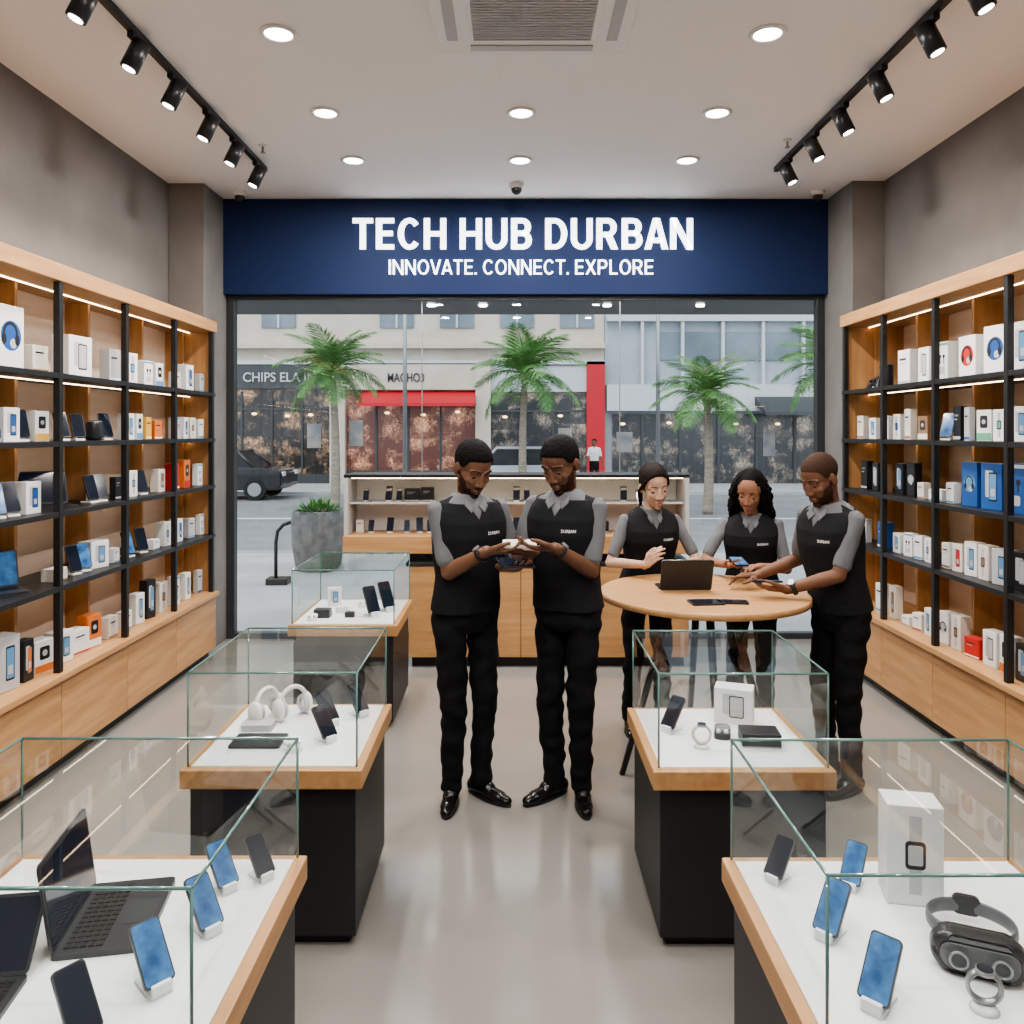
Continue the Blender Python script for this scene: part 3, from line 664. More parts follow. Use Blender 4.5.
# head mounted headset
t = thing('headset', 'dark goggle headset with head strap in front right case', 'headset', (1.015, 1.755, WZ), -.40)
bm = BM(); prism(bm, rr_pts(.185, .085, .040, 7), lambda a, b, d: Vector((a, d + 2.2*a*a, b+.044)), -.090, -.045); o = obj('visor', bm, M['dark'], t); o.modifiers.new('b', 'BEVEL').width = .012; o.modifiers['b'].segments = 3
bm = BM(); prism(bm, rr_pts(.150, .055, .026, 7), lambda a, b, d: Vector((a, d + 2.2*a*a, b+.044)), -.0935, -.089); p_ = obj('face_plate', bm, M['slate'], t)
bm = BM(); prism(bm, rr_pts(.16, .075, .035, 7), lambda a, b, d: Vector((a, d + 2.2*a*a, b+.044)), -.045, -.025); obj('face_cushion', bm, M['black'], t)
for s in (-1, 1):
    bm = BM(); torus(bm, (s*.040, -.0905, .040), (0,1,0), .017, .003, 24, 6); obj('sensor_ring', bm, M['grey'], t)
bm = BM(); torus(bm, (0, .055, .046), (0,.10,1), .088, .0045, 48, 8, flat=3.6, ux=1.02); obj('head_strap', bm, M['slate'], t)
bm = BM(); prism(bm, rr_pts(.06, .045, .015), lambda a, b, d: Vector((a, d, b+.040)), .138, .150); obj('adjuster', bm, M['dark'], t)
def watch(label, x, y, rz, Rr=.033, mat='grey'):
    t = thing('smart_watch', label, 'watch', (x, y, WZ), math.radians(rz))
    bm = BM(); torus(bm, (0,0,Rr+.016), (0,1,0), Rr, .005, 36, 8, flat=2.0); obj('strap', bm, M[mat], t)
    bm = BM(); cyl(bm, (0,-.005,Rr*2+.016), .017, .009, 24, axis=(0,0,1)); f = obj('watch_case', bm, M['grey'], t)
    bm = BM(); cyl(bm, (0,-.005,Rr*2+.0252), .015, .001, 24); obj('dial', bm, M['screen'], f)
    bm = BM(); cyl(bm, (0,0,0), .028, .012, 20, .02); obj('stand', bm, M['acrylic'], t)
watch('ring-like grey watch standing before the headset in front right case', .945, 1.60, -20, .030)
watch('pale watch on round stand in middle right case', .69, 2.93, -5, .032, 'offw')
# middle left case
def headphones(label, x, y, rz, z=WZ):
    t = thing('headphones', label, 'headphones', (x, y, z), math.radians(rz))
    bm = BM(); pts = [(.066*math.cos(a), 0, .052 + .072*math.sin(a)) for a in [math.radians(-5 + 190*k/16) for k in range(17)]]
    tube(bm, pts, .009, 10); obj('headband', bm, M['plastic'], t)
    for s in (-1, 1):
        bm = BM(); ell(bm, Matrix(), (s*.066, 0, .045), (.018, .036, .045)); e = obj('ear_cup', bm, M['plastic'], t)
        bm = BM(); torus(bm, (s*.05, 0, .045), (1,0,0), .027, .010, 24, 8); obj('ear_cushion', bm, M['lgrey'], e)
headphones('white over-ear headphones, left pair in middle left case', -1.0, 3.22, 65)
headphones('white over-ear headphones, right pair in middle left case', -.90, 3.24, 50)
cp('dark phone', 'nearest the viewer in middle left case', -.715, 3.0, 48, screen='screen', tilt=40)
cp('dark phone', 'behind the nearest phone in middle left case', -.745, 3.17, 48, screen='screen', tilt=40)
cp('dark phone', 'in the far right corner of middle left case', -.645, 3.27, 48, screen='screen', tilt=40)
bm = BM(); prism(bm, rr_pts(.19, .13, .01), lambda a, b, c: Vector((a-.955, b+2.98, c+WZ)), 0, .009); o = obj('tablet', bm, M['dark']); tag(o, 'dark tablet lying flat at front of middle left case', 'tablet')
bm = BM(); prism(bm, rr_pts(.12, .08, .01), lambda a, b, c: Vector((a-1.0, b+3.12, c+WZ)), 0, .025); o = obj('product_box', bm, M['lgrey']); tag(o, 'low grey box lying before the headphones in middle left case', 'box')
earbuds('open white earbuds case beside the tablet in middle left case', -.80, 2.89, 20)
# middle right case
cp('dark phone', 'leaning at the left of middle right case', .62, 3.10, -48, screen='screen', tilt=38)
retail_box('white box with product picture in middle right case', (.885, 3.2, WZ), -.35, .15, .09, .14, 'white', 'phone', 'lgrey', None)
retail_box('low black box in front of white box, middle right case', (.915, 2.97, WZ), -.1, .14, .10, .05, 'blackc', 'plain', 'lgrey', None)
earbuds('open dark earbuds case near the watch in middle right case', .79, 3.02, -15, 'dark')
# rear left case
for i, (x, y) in enumerate(((-.90, 5.02), (-.83, 5.17))):
    cp('dark upright phone', ('nearest the viewer', 'farther back')[i] + ' in rear left case', x, y, 40, screen='screen', tilt=28, sc=1.15)
for i, (x, y, w) in enumerate(((-1.20, 5.0, .10), (-1.10, 5.12, .08), (-1.03, 5.0, .06))):
    bm = BM(); prism(bm, rr_pts(w, w*.8, .01), lambda a, b, c: Vector((a+x, b+y, c+WZ)), 0, .05 - i*.01); o = obj('product_box', bm, M[('dark','white','dark')[i]])
    tag(o, ('small dark box at left of rear left case', 'small white box in middle of rear left case', 'small dark box beside the phones in rear left case')[i], 'box')
earbuds('open white earbuds case at front left of rear left case', -1.24, 4.89, 10)
earbuds('open white earbuds case behind the small boxes, rear left case', -1.0, 5.28, 15)
retail_box('white upright box at the back of rear left case', (-1.2, 5.33, WZ), .2, .09, .05, .12, 'white', 'phone', 'sky', None)

# ------------------------------------------------------------------ back counter with display
t = thing('service_counter', 'long oak service counter with dark plinth in front of the window', 'counter', (.27, 6.25, 0))
bm = BM(); box(bm, -.78, 1.30, 6.10, 6.46, 0, .075); obj('plinth', bm, M['black'], t, world=True)
bm = BM(); box(bm, -.80, 1.33, 6.065, 6.48, .075, .76, .003); obj('body', bm, M['charcoal'], t, world=True)
for k in range(5):
    a = -.80 + k*.426; bm = BM(); box(bm, a+.002, a+.424, 6.045, 6.065, .08, .77, .002); obj('front_panel', bm, M['woodx'], t, world=True)
bm = BM(); box(bm, -.82, 1.35, 6.04, 6.5, .77, .80, .003); obj('counter_top', bm, M['charcoal'], t, world=True)
t = thing('display_cabinet', 'wide low display cabinet with white back on the service counter', 'display cabinet', (.02, 6.25, .80))
bm = BM(); box(bm, -1.30, 1.34, 6.04, 6.48, .865, 1.0, .004); obj('oak_base', bm, M['woodx'], t, world=True)
bm = BM(); box(bm, -.80, 1.2, 6.12, 6.42, .80, .865); obj('plinth', bm, M['black'], t, world=True)
bm = BM(); box(bm, -1.28, 1.32, 6.44, 6.46, 1.0, 1.44); obj('back_panel', bm, M['deck'], t, world=True)
bm = BM(); box(bm, -1.30, 1.34, 6.08, 6.47, 1.44, 1.465, .003); tp = obj('top_board', bm, M['black'], t, world=True)
bm = BM(); box(bm, -1.25, 1.30, 6.12, 6.14, 1.432, 1.44); obj('light_strip', bm, M['led'], tp, world=True)
for a in (-1.30, 1.31):
    bm = BM(); box(bm, a, a+.03, 6.08, 6.47, 1.0, 1.44, .003); obj('end_panel', bm, M['lgrey'], t, world=True)
bm = BM(); box(bm, -1.27, 1.31, 6.15, 6.44, 1.232, 1.245, .002); obj('shelf', bm, M['lgrey'], t, world=True)
for z, nm, xsx in ((1.0, 'lower', [-1.12,-.97,-.84,-.74,-.66,.02,.30,.86,1.02,1.16]), (1.245, 'upper', [-1.16,-.98,-.90,.02,.10,.86,.98,1.12])):
    for i, x in enumerate(xsx):
        phone_display('small dark phone on white stand, %s from the left on the back cabinet %s shelf' % (ORD[i], nm), (x, 6.25, z), RND.uniform(-.2, .2), .72 if i % 2 else .6, 'screen', 'phones in the back display cabinet')
for i, (x, z, w, h, b) in enumerate(((-.80,1.245,.12,.10,'blackc'),(-.68,1.245,.10,.11,'blackc'),(.70,1.0,.09,.09,'blackc'),(-1.21,1.0,.06,.10,'offw'))):
    retail_box(('black box on the back cabinet upper shelf, left of two','black box on the back cabinet upper shelf, right of two','black box on the lower shelf at right of back cabinet','cream box at the left end of back cabinet lower shelf')[i], (x, 6.28, z), 0, w, .06, h, b, 'plain', 'lgrey', None)

# ------------------------------------------------------------------ round table and what is on it
TC = Vector((.985, 4.15, 0)); TR = .535; TZ = .96
t = thing('round_table', 'tall round oak table on dark splayed legs', 'table', TC)
bm = BM(); lathe(bm, [(TR-.02, TZ-.036), (TR, TZ-.03), (TR, TZ-.004), (TR-.006, TZ)], 64); obj('tabletop', bm, M['woodx'], t)
bm = BM(); cyl(bm, (0,0,TZ-.06), .20, .024, 32); obj('mounting_plate', bm, M['black'], t)
for a in (178, 268, 318, 88):
    a = math.radians(a); d = Vector((math.cos(a), math.sin(a), 0))
    bm = BM(); tube(bm, [d*.16 + Vector((0,0,TZ-.05)), d*.42 + Vector((0,0,0))], [.022, .015], 12); obj('leg', bm, M['black'], t)
t = thing('tablet', 'dark tablet with keyboard cover standing on the round table', 'tablet', (.90, 4.20, TZ), PI)
Mx = Matrix.Translation((0, .05, .085)) @ Matrix.Rotation(math.radians(-22), 4, 'X')
bm = BM(); rrect(bm, .27, .18, .009, .012, Mx); o = obj('tablet_body', bm, M['dark'], t)
bm = BM(); rrect(bm, .255, .165, .001, .008, Mx @ Matrix.Translation((0,-.0052,0))); obj('screen', bm, M['screenb'], o)
bm = BM(); prism(bm, rr_pts(.27, .13, .01), lambda a, b, c: Vector((a, b-.07, c)), 0, .008); k = obj('keyboard_cover', bm, M['black'], t)
bm = BM()
for r in range(4):
    for c in range(11): box(bm, -.12+c*.022, -.102+c*.022, -.12+r*.024, -.102+r*.024, .008, .011)
obj('keys', bm, M['dark'], k)
for nm, x, y, rz, w, d, lab in (('tablet', .93, 3.86, .1, .16, .11, 'dark slab lying flat near table front, left one'), ('phone', 1.06, 3.87, -.1, .15, .075, 'dark phone lying flat near table front, right one')):
    tt = thing(nm, lab, nm, (x, y, TZ), rz)
    bm = BM(); prism(bm, rr_pts(w, d, .01), lambda a, b, c: Vector((a, b, c)), 0, .009); o = obj('case_body', bm, M['dark'], tt)
    bm = BM(); prism(bm, rr_pts(w*.94, d*.92, .008), lambda a, b, c: Vector((a, b, c)), .009, .0098); obj('screen', bm, M['screen'], o)
def held_phone(label, c, rot, w=.075, h=.15, body='dark', screen='screenb', nm='phone'):
    t = thing(nm, label, nm, c)
    Mx = rot.to_4x4()
    bm = BM(); prism(bm, rr_pts(w, h, .010), lambda a, b, d: Mx @ Vector((a, b, d)), -.0045, .0045); o = obj('case_body', bm, M[body], t)
    bm = BM(); prism(bm, rr_pts(w*.92, h*.94, .008), lambda a, b, d: Mx @ Vector((a, b, d)), .0046, .0054); obj('screen', bm, M[screen], o)
def rotm(x, y, z):
    return (Matrix.Rotation(math.radians(z), 3, 'Z') @ Matrix.Rotation(math.radians(y), 3, 'Y') @ Matrix.Rotation(math.radians(x), 3, 'X'))

# ------------------------------------------------------------------ people
def blob(bm, voxel, smooth=3):
    me = bpy.data.meshes.new('t'); bm.to_mesh(me); bm.free()
    ob = bpy.data.objects.new('t', me); COL.objects.link(ob)
    m = ob.modifiers.new('r', 'REMESH'); m.mode = 'VOXEL'; m.voxel_size = voxel
    if smooth:
        m2 = ob.modifiers.new('s', 'SMOOTH'); m2.iterations = smooth; m2.factor = .5
    dg = bpy.context.evaluated_depsgraph_get(); dg.update()
    out = bpy.data.meshes.new_from_object(ob.evaluated_get(dg)); bpy.data.objects.remove(ob); bpy.data.meshes.remove(me)
    return out
def wrinkle(me, amp, freq=18, stretch=(1,1,.6)):
    nrm = [v.normal.copy() for v in me.vertices]
    for v, n in zip(me.vertices, nrm):
        q = Vector((v.co.x*stretch[0], v.co.y*stretch[1], v.co.z*stretch[2]))*freq
        v.co += n*amp*noise.noise(q)
def biggest(me, ease=5):
    # keep the largest island and even out its stair-stepped rim
    b = BM(); b.from_mesh(me); seen = set(); best = []
    for f in b.faces:
        if f in seen: continue
        st = [f]; seen.add(f); comp = []
        while st:
            g = st.pop(); comp.append(g)
            for e in g.edges:
                for q in e.link_faces:
                    if q not in seen: seen.add(q); st.append(q)
        if len(comp) > len(best): best = comp
    bs = set(best); bmesh.ops.delete(b, geom=[f for f in b.faces if f not in bs], context='FACES')
    for _ in range(ease):
        new = {}
        for v in b.verts:
            nb = [e.other_vert(v).co for e in v.link_edges if e.is_boundary]
            if len(nb) == 2: new[v] = v.co*.4 + (nb[0]+nb[1])*.3
        for v, c in new.items(): v.co = c
    b.to_mesh(me); b.free()
def ik(S, W, l1, l2, hint):
    D = W - S; d = min(D.length, (l1+l2)*.999); w = D.normalized()
    a = (l1*l1 - l2*l2 + d*d)/(2*d); h = math.sqrt(max(l1*l1 - a*a, 0))
    hint = Vector(hint); p = (hint - w*hint.dot(w)).normalized()
    return S + w*a + p*h, S + w*d
def hand(bm, W, Fd, N, right, curl, s, thumb=.5, point=False):
    Fd = Vector(Fd).normalized(); N = Vector(N); N = (N - Fd*N.dot(Fd)).normalized()
    T = Fd.cross(N) if right else N.cross(Fd)
    k = 1.03*s
    offs = (.029, .0095, -.0095, -.027); fl = (.088, .092, .087, .077)
    L = ((.040,.024,.020), (.044,.028,.021), (.040,.025,.020), (.031,.019,.017))
    cap(bm, W - Fd*.02*k, .024*s, W + Fd*.02*k, .026*s, flat=(N, .72))
    for i in range(4):
        K = W + (Fd*fl[i] + T*offs[i])*k
        cap(bm, W + (Fd*.012 + T*offs[i]*.62)*k, .0165*k, K, .0118*k, 10)
        ang = 0.; p = K; sp = T*(offs[i]*.9)
        rad = (.0104, .0093, .0084, .0072)
        for j in range(3):
            c = curl[j]*(1 + .10*i)
            if point and i == 0: c = curl[j]*.15
            ang += c
            d = (Fd*math.cos(ang) + N*math.sin(ang) + sp*1.6).normalized()
            q = p + d*L[i][j]*k
            cap(bm, p, rad[j]*k, q, rad[j+1]*k, 10); p = q
    b0 = W + (Fd*.020 + T*.016 + N*.004)*k; b1 = W + (Fd*.052 + T*.046 + N*.012)*k
    b2 = b1 + (Fd*.75 + T*.35*(1-thumb) + N*.55*thumb).normalized()*.036*k
    b3 = b2 + (Fd*.85 - T*.25*thumb + N*.45*thumb).normalized()*.029*k
    cap(bm, b0, .0175*k, b1, .0130*k, 10); cap(bm, b1, .0125*k, b2, .0108*k, 10); cap(bm, b2, .0108*k, b3, .0085*k, 10)
SECT = [(-.10,.105,.09,0),(-.05,.150,.105,-.006),(0,.158,.110,-.010),(.08,.150,.102,0),(.17,.145,.097,.006),(.27,.156,.106,.006),(.37,.168,.113,.008),(.44,.170,.110,.0),(.49,.158,.094,-.008),(.53,.122,.078,-.014),(.565,.068,.060,-.016)]
FSECT = [(-.10,.105,.095,0),(-.05,.155,.112,-.008),(0,.166,.118,-.012),(.08,.148,.102,0),(.17,.126,.090,.006),(.27,.136,.098,.008),(.35,.148,.116,.016),(.42,.150,.112,.008),(.47,.142,.092,-.006),(.51,.112,.072,-.012),(.545,.060,.055,-.014)]
def person(label, x, y, Ht, th, lean, hd, feet, arms, skin, hair='short', beard=0, fem=False, bulk=1., zoff=0., vox=.0042, lip='lipd', vest=True, hs=1.09, badge=True, group=None, hairm='hair', bx_=-.075):
    s = Ht/1.75
    t = thing('person', label, 'person', (x, y, zoff), 0, group)
    yawm = lambda a: Matrix(((math.sin(a), math.cos(a), 0), (-math.cos(a), math.sin(a), 0), (0, 0, 1)))
    a = math.radians(th); f = Vector((math.cos(a), math.sin(a), 0)); Ry = yawm(a)
    Rt = Ry @ Matrix.Rotation(-math.radians(lean), 3, 'X')
    hip = Vector((x, y, .925*s + zoff))
    T = lambda v: hip + Rt @ (Vector(v)*s)
    sect = FSECT if fem else SECT; SW = .150 if fem else .166
    hy, hp, hr = hd
    Rh = yawm(math.radians(hy)) @ Matrix.Rotation(-math.radians(hp), 3, 'X') @ Matrix.Rotation(math.radians(hr), 3, 'Y')
    fh = Rh @ Vector((0,1,0)); fhh = Vector((fh.x, fh.y, 0))
    k = hs*s
    Hc = T((0, .005, .70)) + fhh*(.030*s)
    HM = Matrix.Translation(Hc) @ Rh.to_4x4() @ Matrix.Scale(k, 4)
    def loft(bm, sec, grow, zlim=(-9, 9), n=32, e=.86):
        rs = []
        for z, hw, hdp, yo in sec:
            if not zlim[0] <= z <= zlim[1]: continue
            row = []
            for i in range(n):
                c, sn = math.cos(2*PI*i/n), math.sin(2*PI*i/n)
                row.append(T(((hw*bulk+grow)*math.copysign(abs(c)**e, c), yo + (hdp+grow)*math.copysign(abs(sn)**e, sn), z)))
            rs.append(row)
        rings(bm, rs)
    ar = .86 if fem else 1.
    ul, fl_ = .29*s, .262*s
    joints = {}
    for side in 'RL':
        sx = 1 if side == 'R' else -1
        W, hint, Fd, N, curl, kw = arms[side]
        S = T((sx*SW*bulk, -.008, .485 if not fem else .465))
        E, W2 = ik(S, Vector(W), ul, fl_, hint)
        joints[side] = (S, E, W2, Fd, N, curl, kw)
    legs = []
    for i, sx in enumerate((1, -1)):
        (ax, ay), ad = feet[i]
        Hj = hip + Ry @ (Vector((sx*.086, -.005, -.03))*s); A = Vector((ax, ay, .085*s + zoff))
        l_ = (A-Hj).length*.502
        K, A2 = ik(Hj, A, l_, l_, Vector((f.x, f.y, 0)))
        legs.append((Hj, K, A, math.radians(ad)))
    # --- body, one surface
    bm = BM(); loft(bm, sect, -.006)
    nb = T((0, -.015, .51)); cap(bm, nb, .056*s*ar, HM @ Vector((0, -.022, -.06)), .054*s*ar)
    for S, E, W, Fd, N, curl, kw in joints.values():
        cap(bm, S, .042*s*ar, E, .039*s*ar); m = E.lerp(W, .3); cap(bm, E, .039*s*ar, m, .041*s*ar); cap(bm, m, .041*s*ar, W, .0275*s*ar)
    for side in 'RL':
        S, E, W, Fd, N, curl, kw = joints[side]; hand(bm, W, Fd, N, side == 'R', curl, s*(.93 if fem else 1.), **kw)
    for Hj, K, A, ad in legs:
        cap(bm, Hj, .076*s, K, .050*s); cap(bm, K, .050*s, A, .034*s)
        d = Vector((math.cos(ad), math.sin(ad), 0)); cap(bm, A - d*.03*s - Vector((0,0,.040*s)), .026*s, A + d*.10*s - Vector((0,0,.055*s)), .018*s)
    jw = .90 if fem else 1.
    ell(bm, HM, (0,-.015,.032), (.076,.094,.084)); ell(bm, HM, (0,.026,-.034), (.062*jw+.003,.065,.084)); ell(bm, HM, (0,.030,-.082), (.048*jw,.051,.036))
    ell(bm, HM, (0,.074,-.104), (.020*jw,.015,.015))
    h = lambda *v: HM @ Vector(v)
    nw = .86 if fem else 1.06
    cap(bm, h(0,.081,.006), .0085*k, h(0,.0975,-.034), .0125*k*nw, 10); ell(bm, HM, (0,.0975,-.037), (.0135*nw,.011,.0095))
    for sx in (-1, 1):
        ell(bm, HM, (sx*.0150*nw,.0900,-.040), (.0100,.010,.0085)); ell(bm, HM, (sx*.020,.074,-.030), (.020,.016,.024))
        cr = .016 if fem else .020
        ell(bm, HM, (sx*.041,.054,-.028), (cr,cr+.003,cr))
        cap(bm, h(sx*.014,.080-(.004 if fem else 0),.020), .0075*k, h(sx*.05,.063-(.004 if fem else 0),.018), .0075*k, 10)
        ell(bm, HM @ Matrix.Translation((sx*.075,-.008,-.012)) @ Matrix.Rotation(sx*.35, 4, 'Z'), (0,0,0), (.009,.020,.031))
        ell(bm, HM, (sx*.031,.0668,.0020), (.0150,.0120,.0115))
    ell(bm, HM, (0,.086,-.066), (.022,.0105,.0075)); ell(bm, HM, (0,.085,-.079), (.020,.0105,.0085))
    me = blob(bm, vox, 3)
    HI = HM.inverted()
    loc = [HI @ v.co for v in me.vertices]; nrm = [v.normal.copy() for v in me.vertices]
    tied = hair == 'tied'
    def hairline(q):
        x_, y_, z_ = q
        if z_ < -.12: return -1
        r = math.sqrt(x_*x_ + y_*y_) + 1e-5; tt = y_/r
        if abs(x_) > .0745 and -.034 < y_ < .02 and -.05 < z_ < .022: return -1
        pts = [(-1,-.075),(-.35,-.050),(-.12,-.010),(.18,-.020),(.50,.015),(.74,.062),(1,.080)] if tied else [(-1,-.070),(-.35,-.040),(-.12,.004),(.18,.010),(.42,.016),(.62,.052),(1,.066)]
        for (a0, b0), (a1, b1) in zip(pts, pts[1:]):
            if tt <= a1: zt = b0 + (b1-b0)*(tt-a0)/(a1-a0); break
        return z_ - zt
    def beardf(q):
        x_, y_, z_ = q
        if z_ < -.122 or y_ < .004 or z_ > 0: return -1
        top = -.054 if abs(x_) < .030 else -.064 + max(0, (abs(x_)-.046))*2.4
        if (x_/.027)**2 + ((z_+.072)/.0145)**2 < 1: return -1
        return min(top - z_, (z_+.122), .05)
    def shell(fn, off, nm, mat, extra=None, nz=.0):
        d = [fn(q) for q in loc]; idx = {}; vs = []; fs = []
        for p in me.polygons:
            if all(d[i] > 0 for i in p.vertices):
                for i in p.vertices:
                    if i not in idx:
                        idx[i] = len(vs); o_ = off*min(1, .25 + d[i]/.016)
                        vs.append(me.vertices[i].co + nrm[i]*(o_ + nz*noise.noise(me.vertices[i].co*90)))
                fs.append([idx[i] for i in p.vertices])
        m2 = bpy.data.meshes.new(nm); m2.from_pydata(vs, [], fs); m2.update(); biggest(m2)
        if extra:
            b2 = BM(); b2.from_mesh(m2); extra(b2); b2.to_mesh(m2); b2.free()
        return mesh_obj(nm, m2, M[mat], t, True, True)
    if hair == 'short': shell(hairline, .006*k, 'hair', hairm, None, .002)
    elif hair == 'buzz': shell(hairline, .0014*k, 'hair', 'stubble', None, .0004)
    elif tied:
        def bun(b2):
            ell(b2, HM, (0,-.108,.050), (.042,.040,.040)); ell(b2, HM, (0,-.040,.040), (.080,.086,.084))
            for sx in (-1, 1):
                for a0, a1, r0, r1 in (((.066,.036,.050),(.076,.010,.005),.010,.011), ((.076,.010,.005),(.074,-.030,-.045),.011,.014), ((.074,-.030,-.045),(.060,-.055,-.11),.016,.014), ((.060,-.055,-.11),(.058,-.050,-.17),.015,.006)):
                    cap(b2, h(sx*a0[0],a0[1],a0[2]), r0*k, h(sx*a1[0],a1[1],a1[2]), r1*k)
        shell(hairline, .009*k, 'hair', hairm, bun, .002)
    elif hair == 'curly':
        b2 = BM(); ell(b2, HM, (0,-.026,.036), (.082,.098,.088)); rr = random.Random(5)
        for i in range(170):
            az = math.radians(rr.uniform(64, 296)); el = math.radians(rr.uniform(5, 80))
            dx, dy = math.sin(az), math.cos(az)
            p0 = Vector((dx*.080*math.cos(el), -.02+dy*.096*math.cos(el), .036+.084*math.sin(el)))
            ln = rr.uniform(.28, .46); out = Vector((dx, dy*.6, 0)); spread = rr.uniform(.015, .055)
            ph_ = rr.uniform(0, 6.28); prev = None; NJ = 14
            for j in range(NJ):
                u = j/(NJ-1)
                c = p0 + out*(spread*math.sin(min(1, u*1.6)*PI/2)) + Vector((0,0,.010*math.sin(u*PI) - ln*u*(.45+.55*u)))
                c += Vector((math.cos(ph_+j*1.35), math.sin(ph_+j*1.35), 0))*.009*min(1, u*3)
                c.y = min(c.y, .045 if u < .6 else .06)
                if abs(c.x) < .055 and c.y > -.02: c.x = math.copysign(.055, c.x) if c.z < .03 else c.x
                if prev is not None: cap(b2, HM @ prev, .0095*k, HM @ c, (.0095 - .004*u)*k, 8)
                prev = c
        m2 = blob(b2, .005, 1); mesh_obj('hair', m2, M[hairm], t, True, True)
    if beard: shell(beardf, beard*k, 'beard', 'stubble', None, .0004)
    for sx in (-1, 1):
        bm = BM(); bmesh.ops.create_uvsphere(bm, u_segments=20, v_segments=14, radius=.0120, matrix=Matrix())
        g = Vector((0, .82, -.57)).normalized()
        for fc in bm.faces:
            fc.smooth = True
            if fc.calc_center_median().normalized().dot(g) > .60: fc.material_index = 1
        bm.transform(HM @ Matrix.Translation((sx*.0315,.0678,-.0038)))
        obj('eye', bm, [M['eyew'], M['iris']], t, True)
        br = .0022 if fem else .0026; by = -.006 if fem else -.001
        bm = BM(); cap(bm, h(sx*.014,.0905+by,.0275), br*k, h(sx*.034,.082+by,.0295), br*1.1*k, 8); cap(bm, h(sx*.034,.082+by,.0295), br*1.1*k, h(sx*.052,.067+by,.0230), br*.6*k, 8)
        obj('eyebrow', bm, M[hairm], t, True)
    bm = BM(); ell(bm, HM, (0,.0880,-.067), (.021,.010,.0062)); ell(bm, HM, (0,.0868,-.0785), (.0185,.0105,.0072)); obj('lips', bm, M[lip], t, True)
    mesh_obj('body', me, M[skin], t, True, True)
    # --- clothes
    cv = max(vox, .0052)
    bm = BM()
    loft(bm, sect, .007, (.26 if vest else .02, .60))
    for S, E, W, *_ in joints.values():
        e2 = S.lerp(E, .78); cap(bm, S, .051*s*ar, S.lerp(E, .4), .051*s*ar); cap(bm, S.lerp(E, .4), .051*s*ar, e2, .049*s*ar)
        cap(bm, T((0,-.012,.47 if not fem else .45)), .055*s, S, .049*s*ar)
    zc = .545 if not fem else .525
    n = 24; rs = []
    for dz, rr_ in ((-.02,.080),(.010,.070),(.028,.063),(.028,.056),(-.02,.05)):
        rs.append([T((rr_*ar*math.cos(2*PI*i/n), -.012 + rr_*ar*math.sin(2*PI*i/n) + (.010 if math.sin(2*PI*i/n) > 0 else 0), zc+dz - .022*max(0, math.sin(2*PI*i/n)))) for i in range(n)])
    rings(bm, rs)
    sh = blob(bm, cv, 2); wrinkle(sh, .007*s, 20); so_ = mesh_obj('shirt', sh, M['shirt'] if vest else M['wshirt'], t, True, True)
    if vest:
        bm = BM(); loft(bm, sect, .018, (-.02, .56))
        for sx in (-1, 1): cap(bm, T((sx*.070, -.012, zc-.030)), .045*s, T((sx*.124*bulk*(.92 if fem else 1), -.010, zc-.058)), .060*s*ar)
        vm = blob(bm, cv, 2); wrinkle(vm, .007*s, 11)
        b2 = BM(); b2.from_mesh(vm); Ti = Rt.transposed(); kill = []
        zv = zc-.085
        for sx in (-1, 1):   # clean neckline: cut the cloth along both sides of the V first
            bmesh.ops.bisect_plane(b2, geom=list(b2.verts)+list(b2.edges)+list(b2.faces), plane_co=T((0,0,zv)), plane_no=Rt @ Vector((sx, 0, -.62)), dist=1e-5)
        for fc in b2.faces:
            q = (Ti @ (fc.calc_center_median() - hip))/s
            if (q.y > .01 and q.z > zv and abs(q.x) < (q.z-zv)*.62) or (q.z > zc-.040 and math.hypot(q.x, q.y+.012) < .078*ar) : kill.append(fc)
        bmesh.ops.delete(b2, geom=kill, context='FACES'); b2.to_mesh(vm); b2.free()
        bvh = BVHTree.FromPolygons([v.co.copy() for v in vm.vertices], [tuple(p.vertices) for p in vm.polygons])
        shb = BVHTree.FromPolygons([WM[t] @ v.co for v in sh.vertices], [tuple(p.vertices) for p in sh.polygons])
        vo = mesh_obj('vest', vm, M['vest'], t, True, True)
        # two flat collar leaves laid over the chest
        dr = Rt @ Vector((0,-1,0))
        def onchest(px, pz):
            o_ = T((px, .4, pz)); best = None
            for tree in (bvh, shb):
                hit = tree.ray_cast(o_, dr)
                if hit[0] is not None and (best is None or hit[3] < best): best = hit[3]
            return best if best is not None else .32*s
        for sx in (-1, 1):
            w_ = ar
            cn = [(.052*w_, zc+.008), (.010*w_, zc-.026), (.034*w_, zc-.056), (.060*w_, zc-.024)]
            dist = [onchest(sx*a_, b_) for a_, b_ in cn]
            G = 6; bm = BM(); top = []; bot = []
            for i in range(G+1):
                rt, rb = [], []
                for j in range(G+1):
                    u, v = i/G, j/G
                    wts = ((1-u)*(1-v), u*(1-v), u*v, (1-u)*v)
                    ax_ = sum(w*c_[0] for w, c_ in zip(wts, cn)); az_ = sum(w*c_[1] for w, c_ in zip(wts, cn)); dd = sum(w*d_ for w, d_ in zip(wts, dist))
                    dd = min(dd, onchest(sx*ax_, az_)); P_ = T((sx*ax_, .4, az_)) + dr*dd
                    rt.append(bm.verts.new(P_ - dr*.006)); rb.append(bm.verts.new(P_ - dr*.0005))
                top.append(rt); bot.append(rb)
            for i in range(G):
                for j in range(G):
                    bm.faces.new((top[i][j], top[i+1][j], top[i+1][j+1], top[i][j+1])); bm.faces.new((bot[i][j], bot[i][j+1], bot[i+1][j+1], bot[i+1][j]))
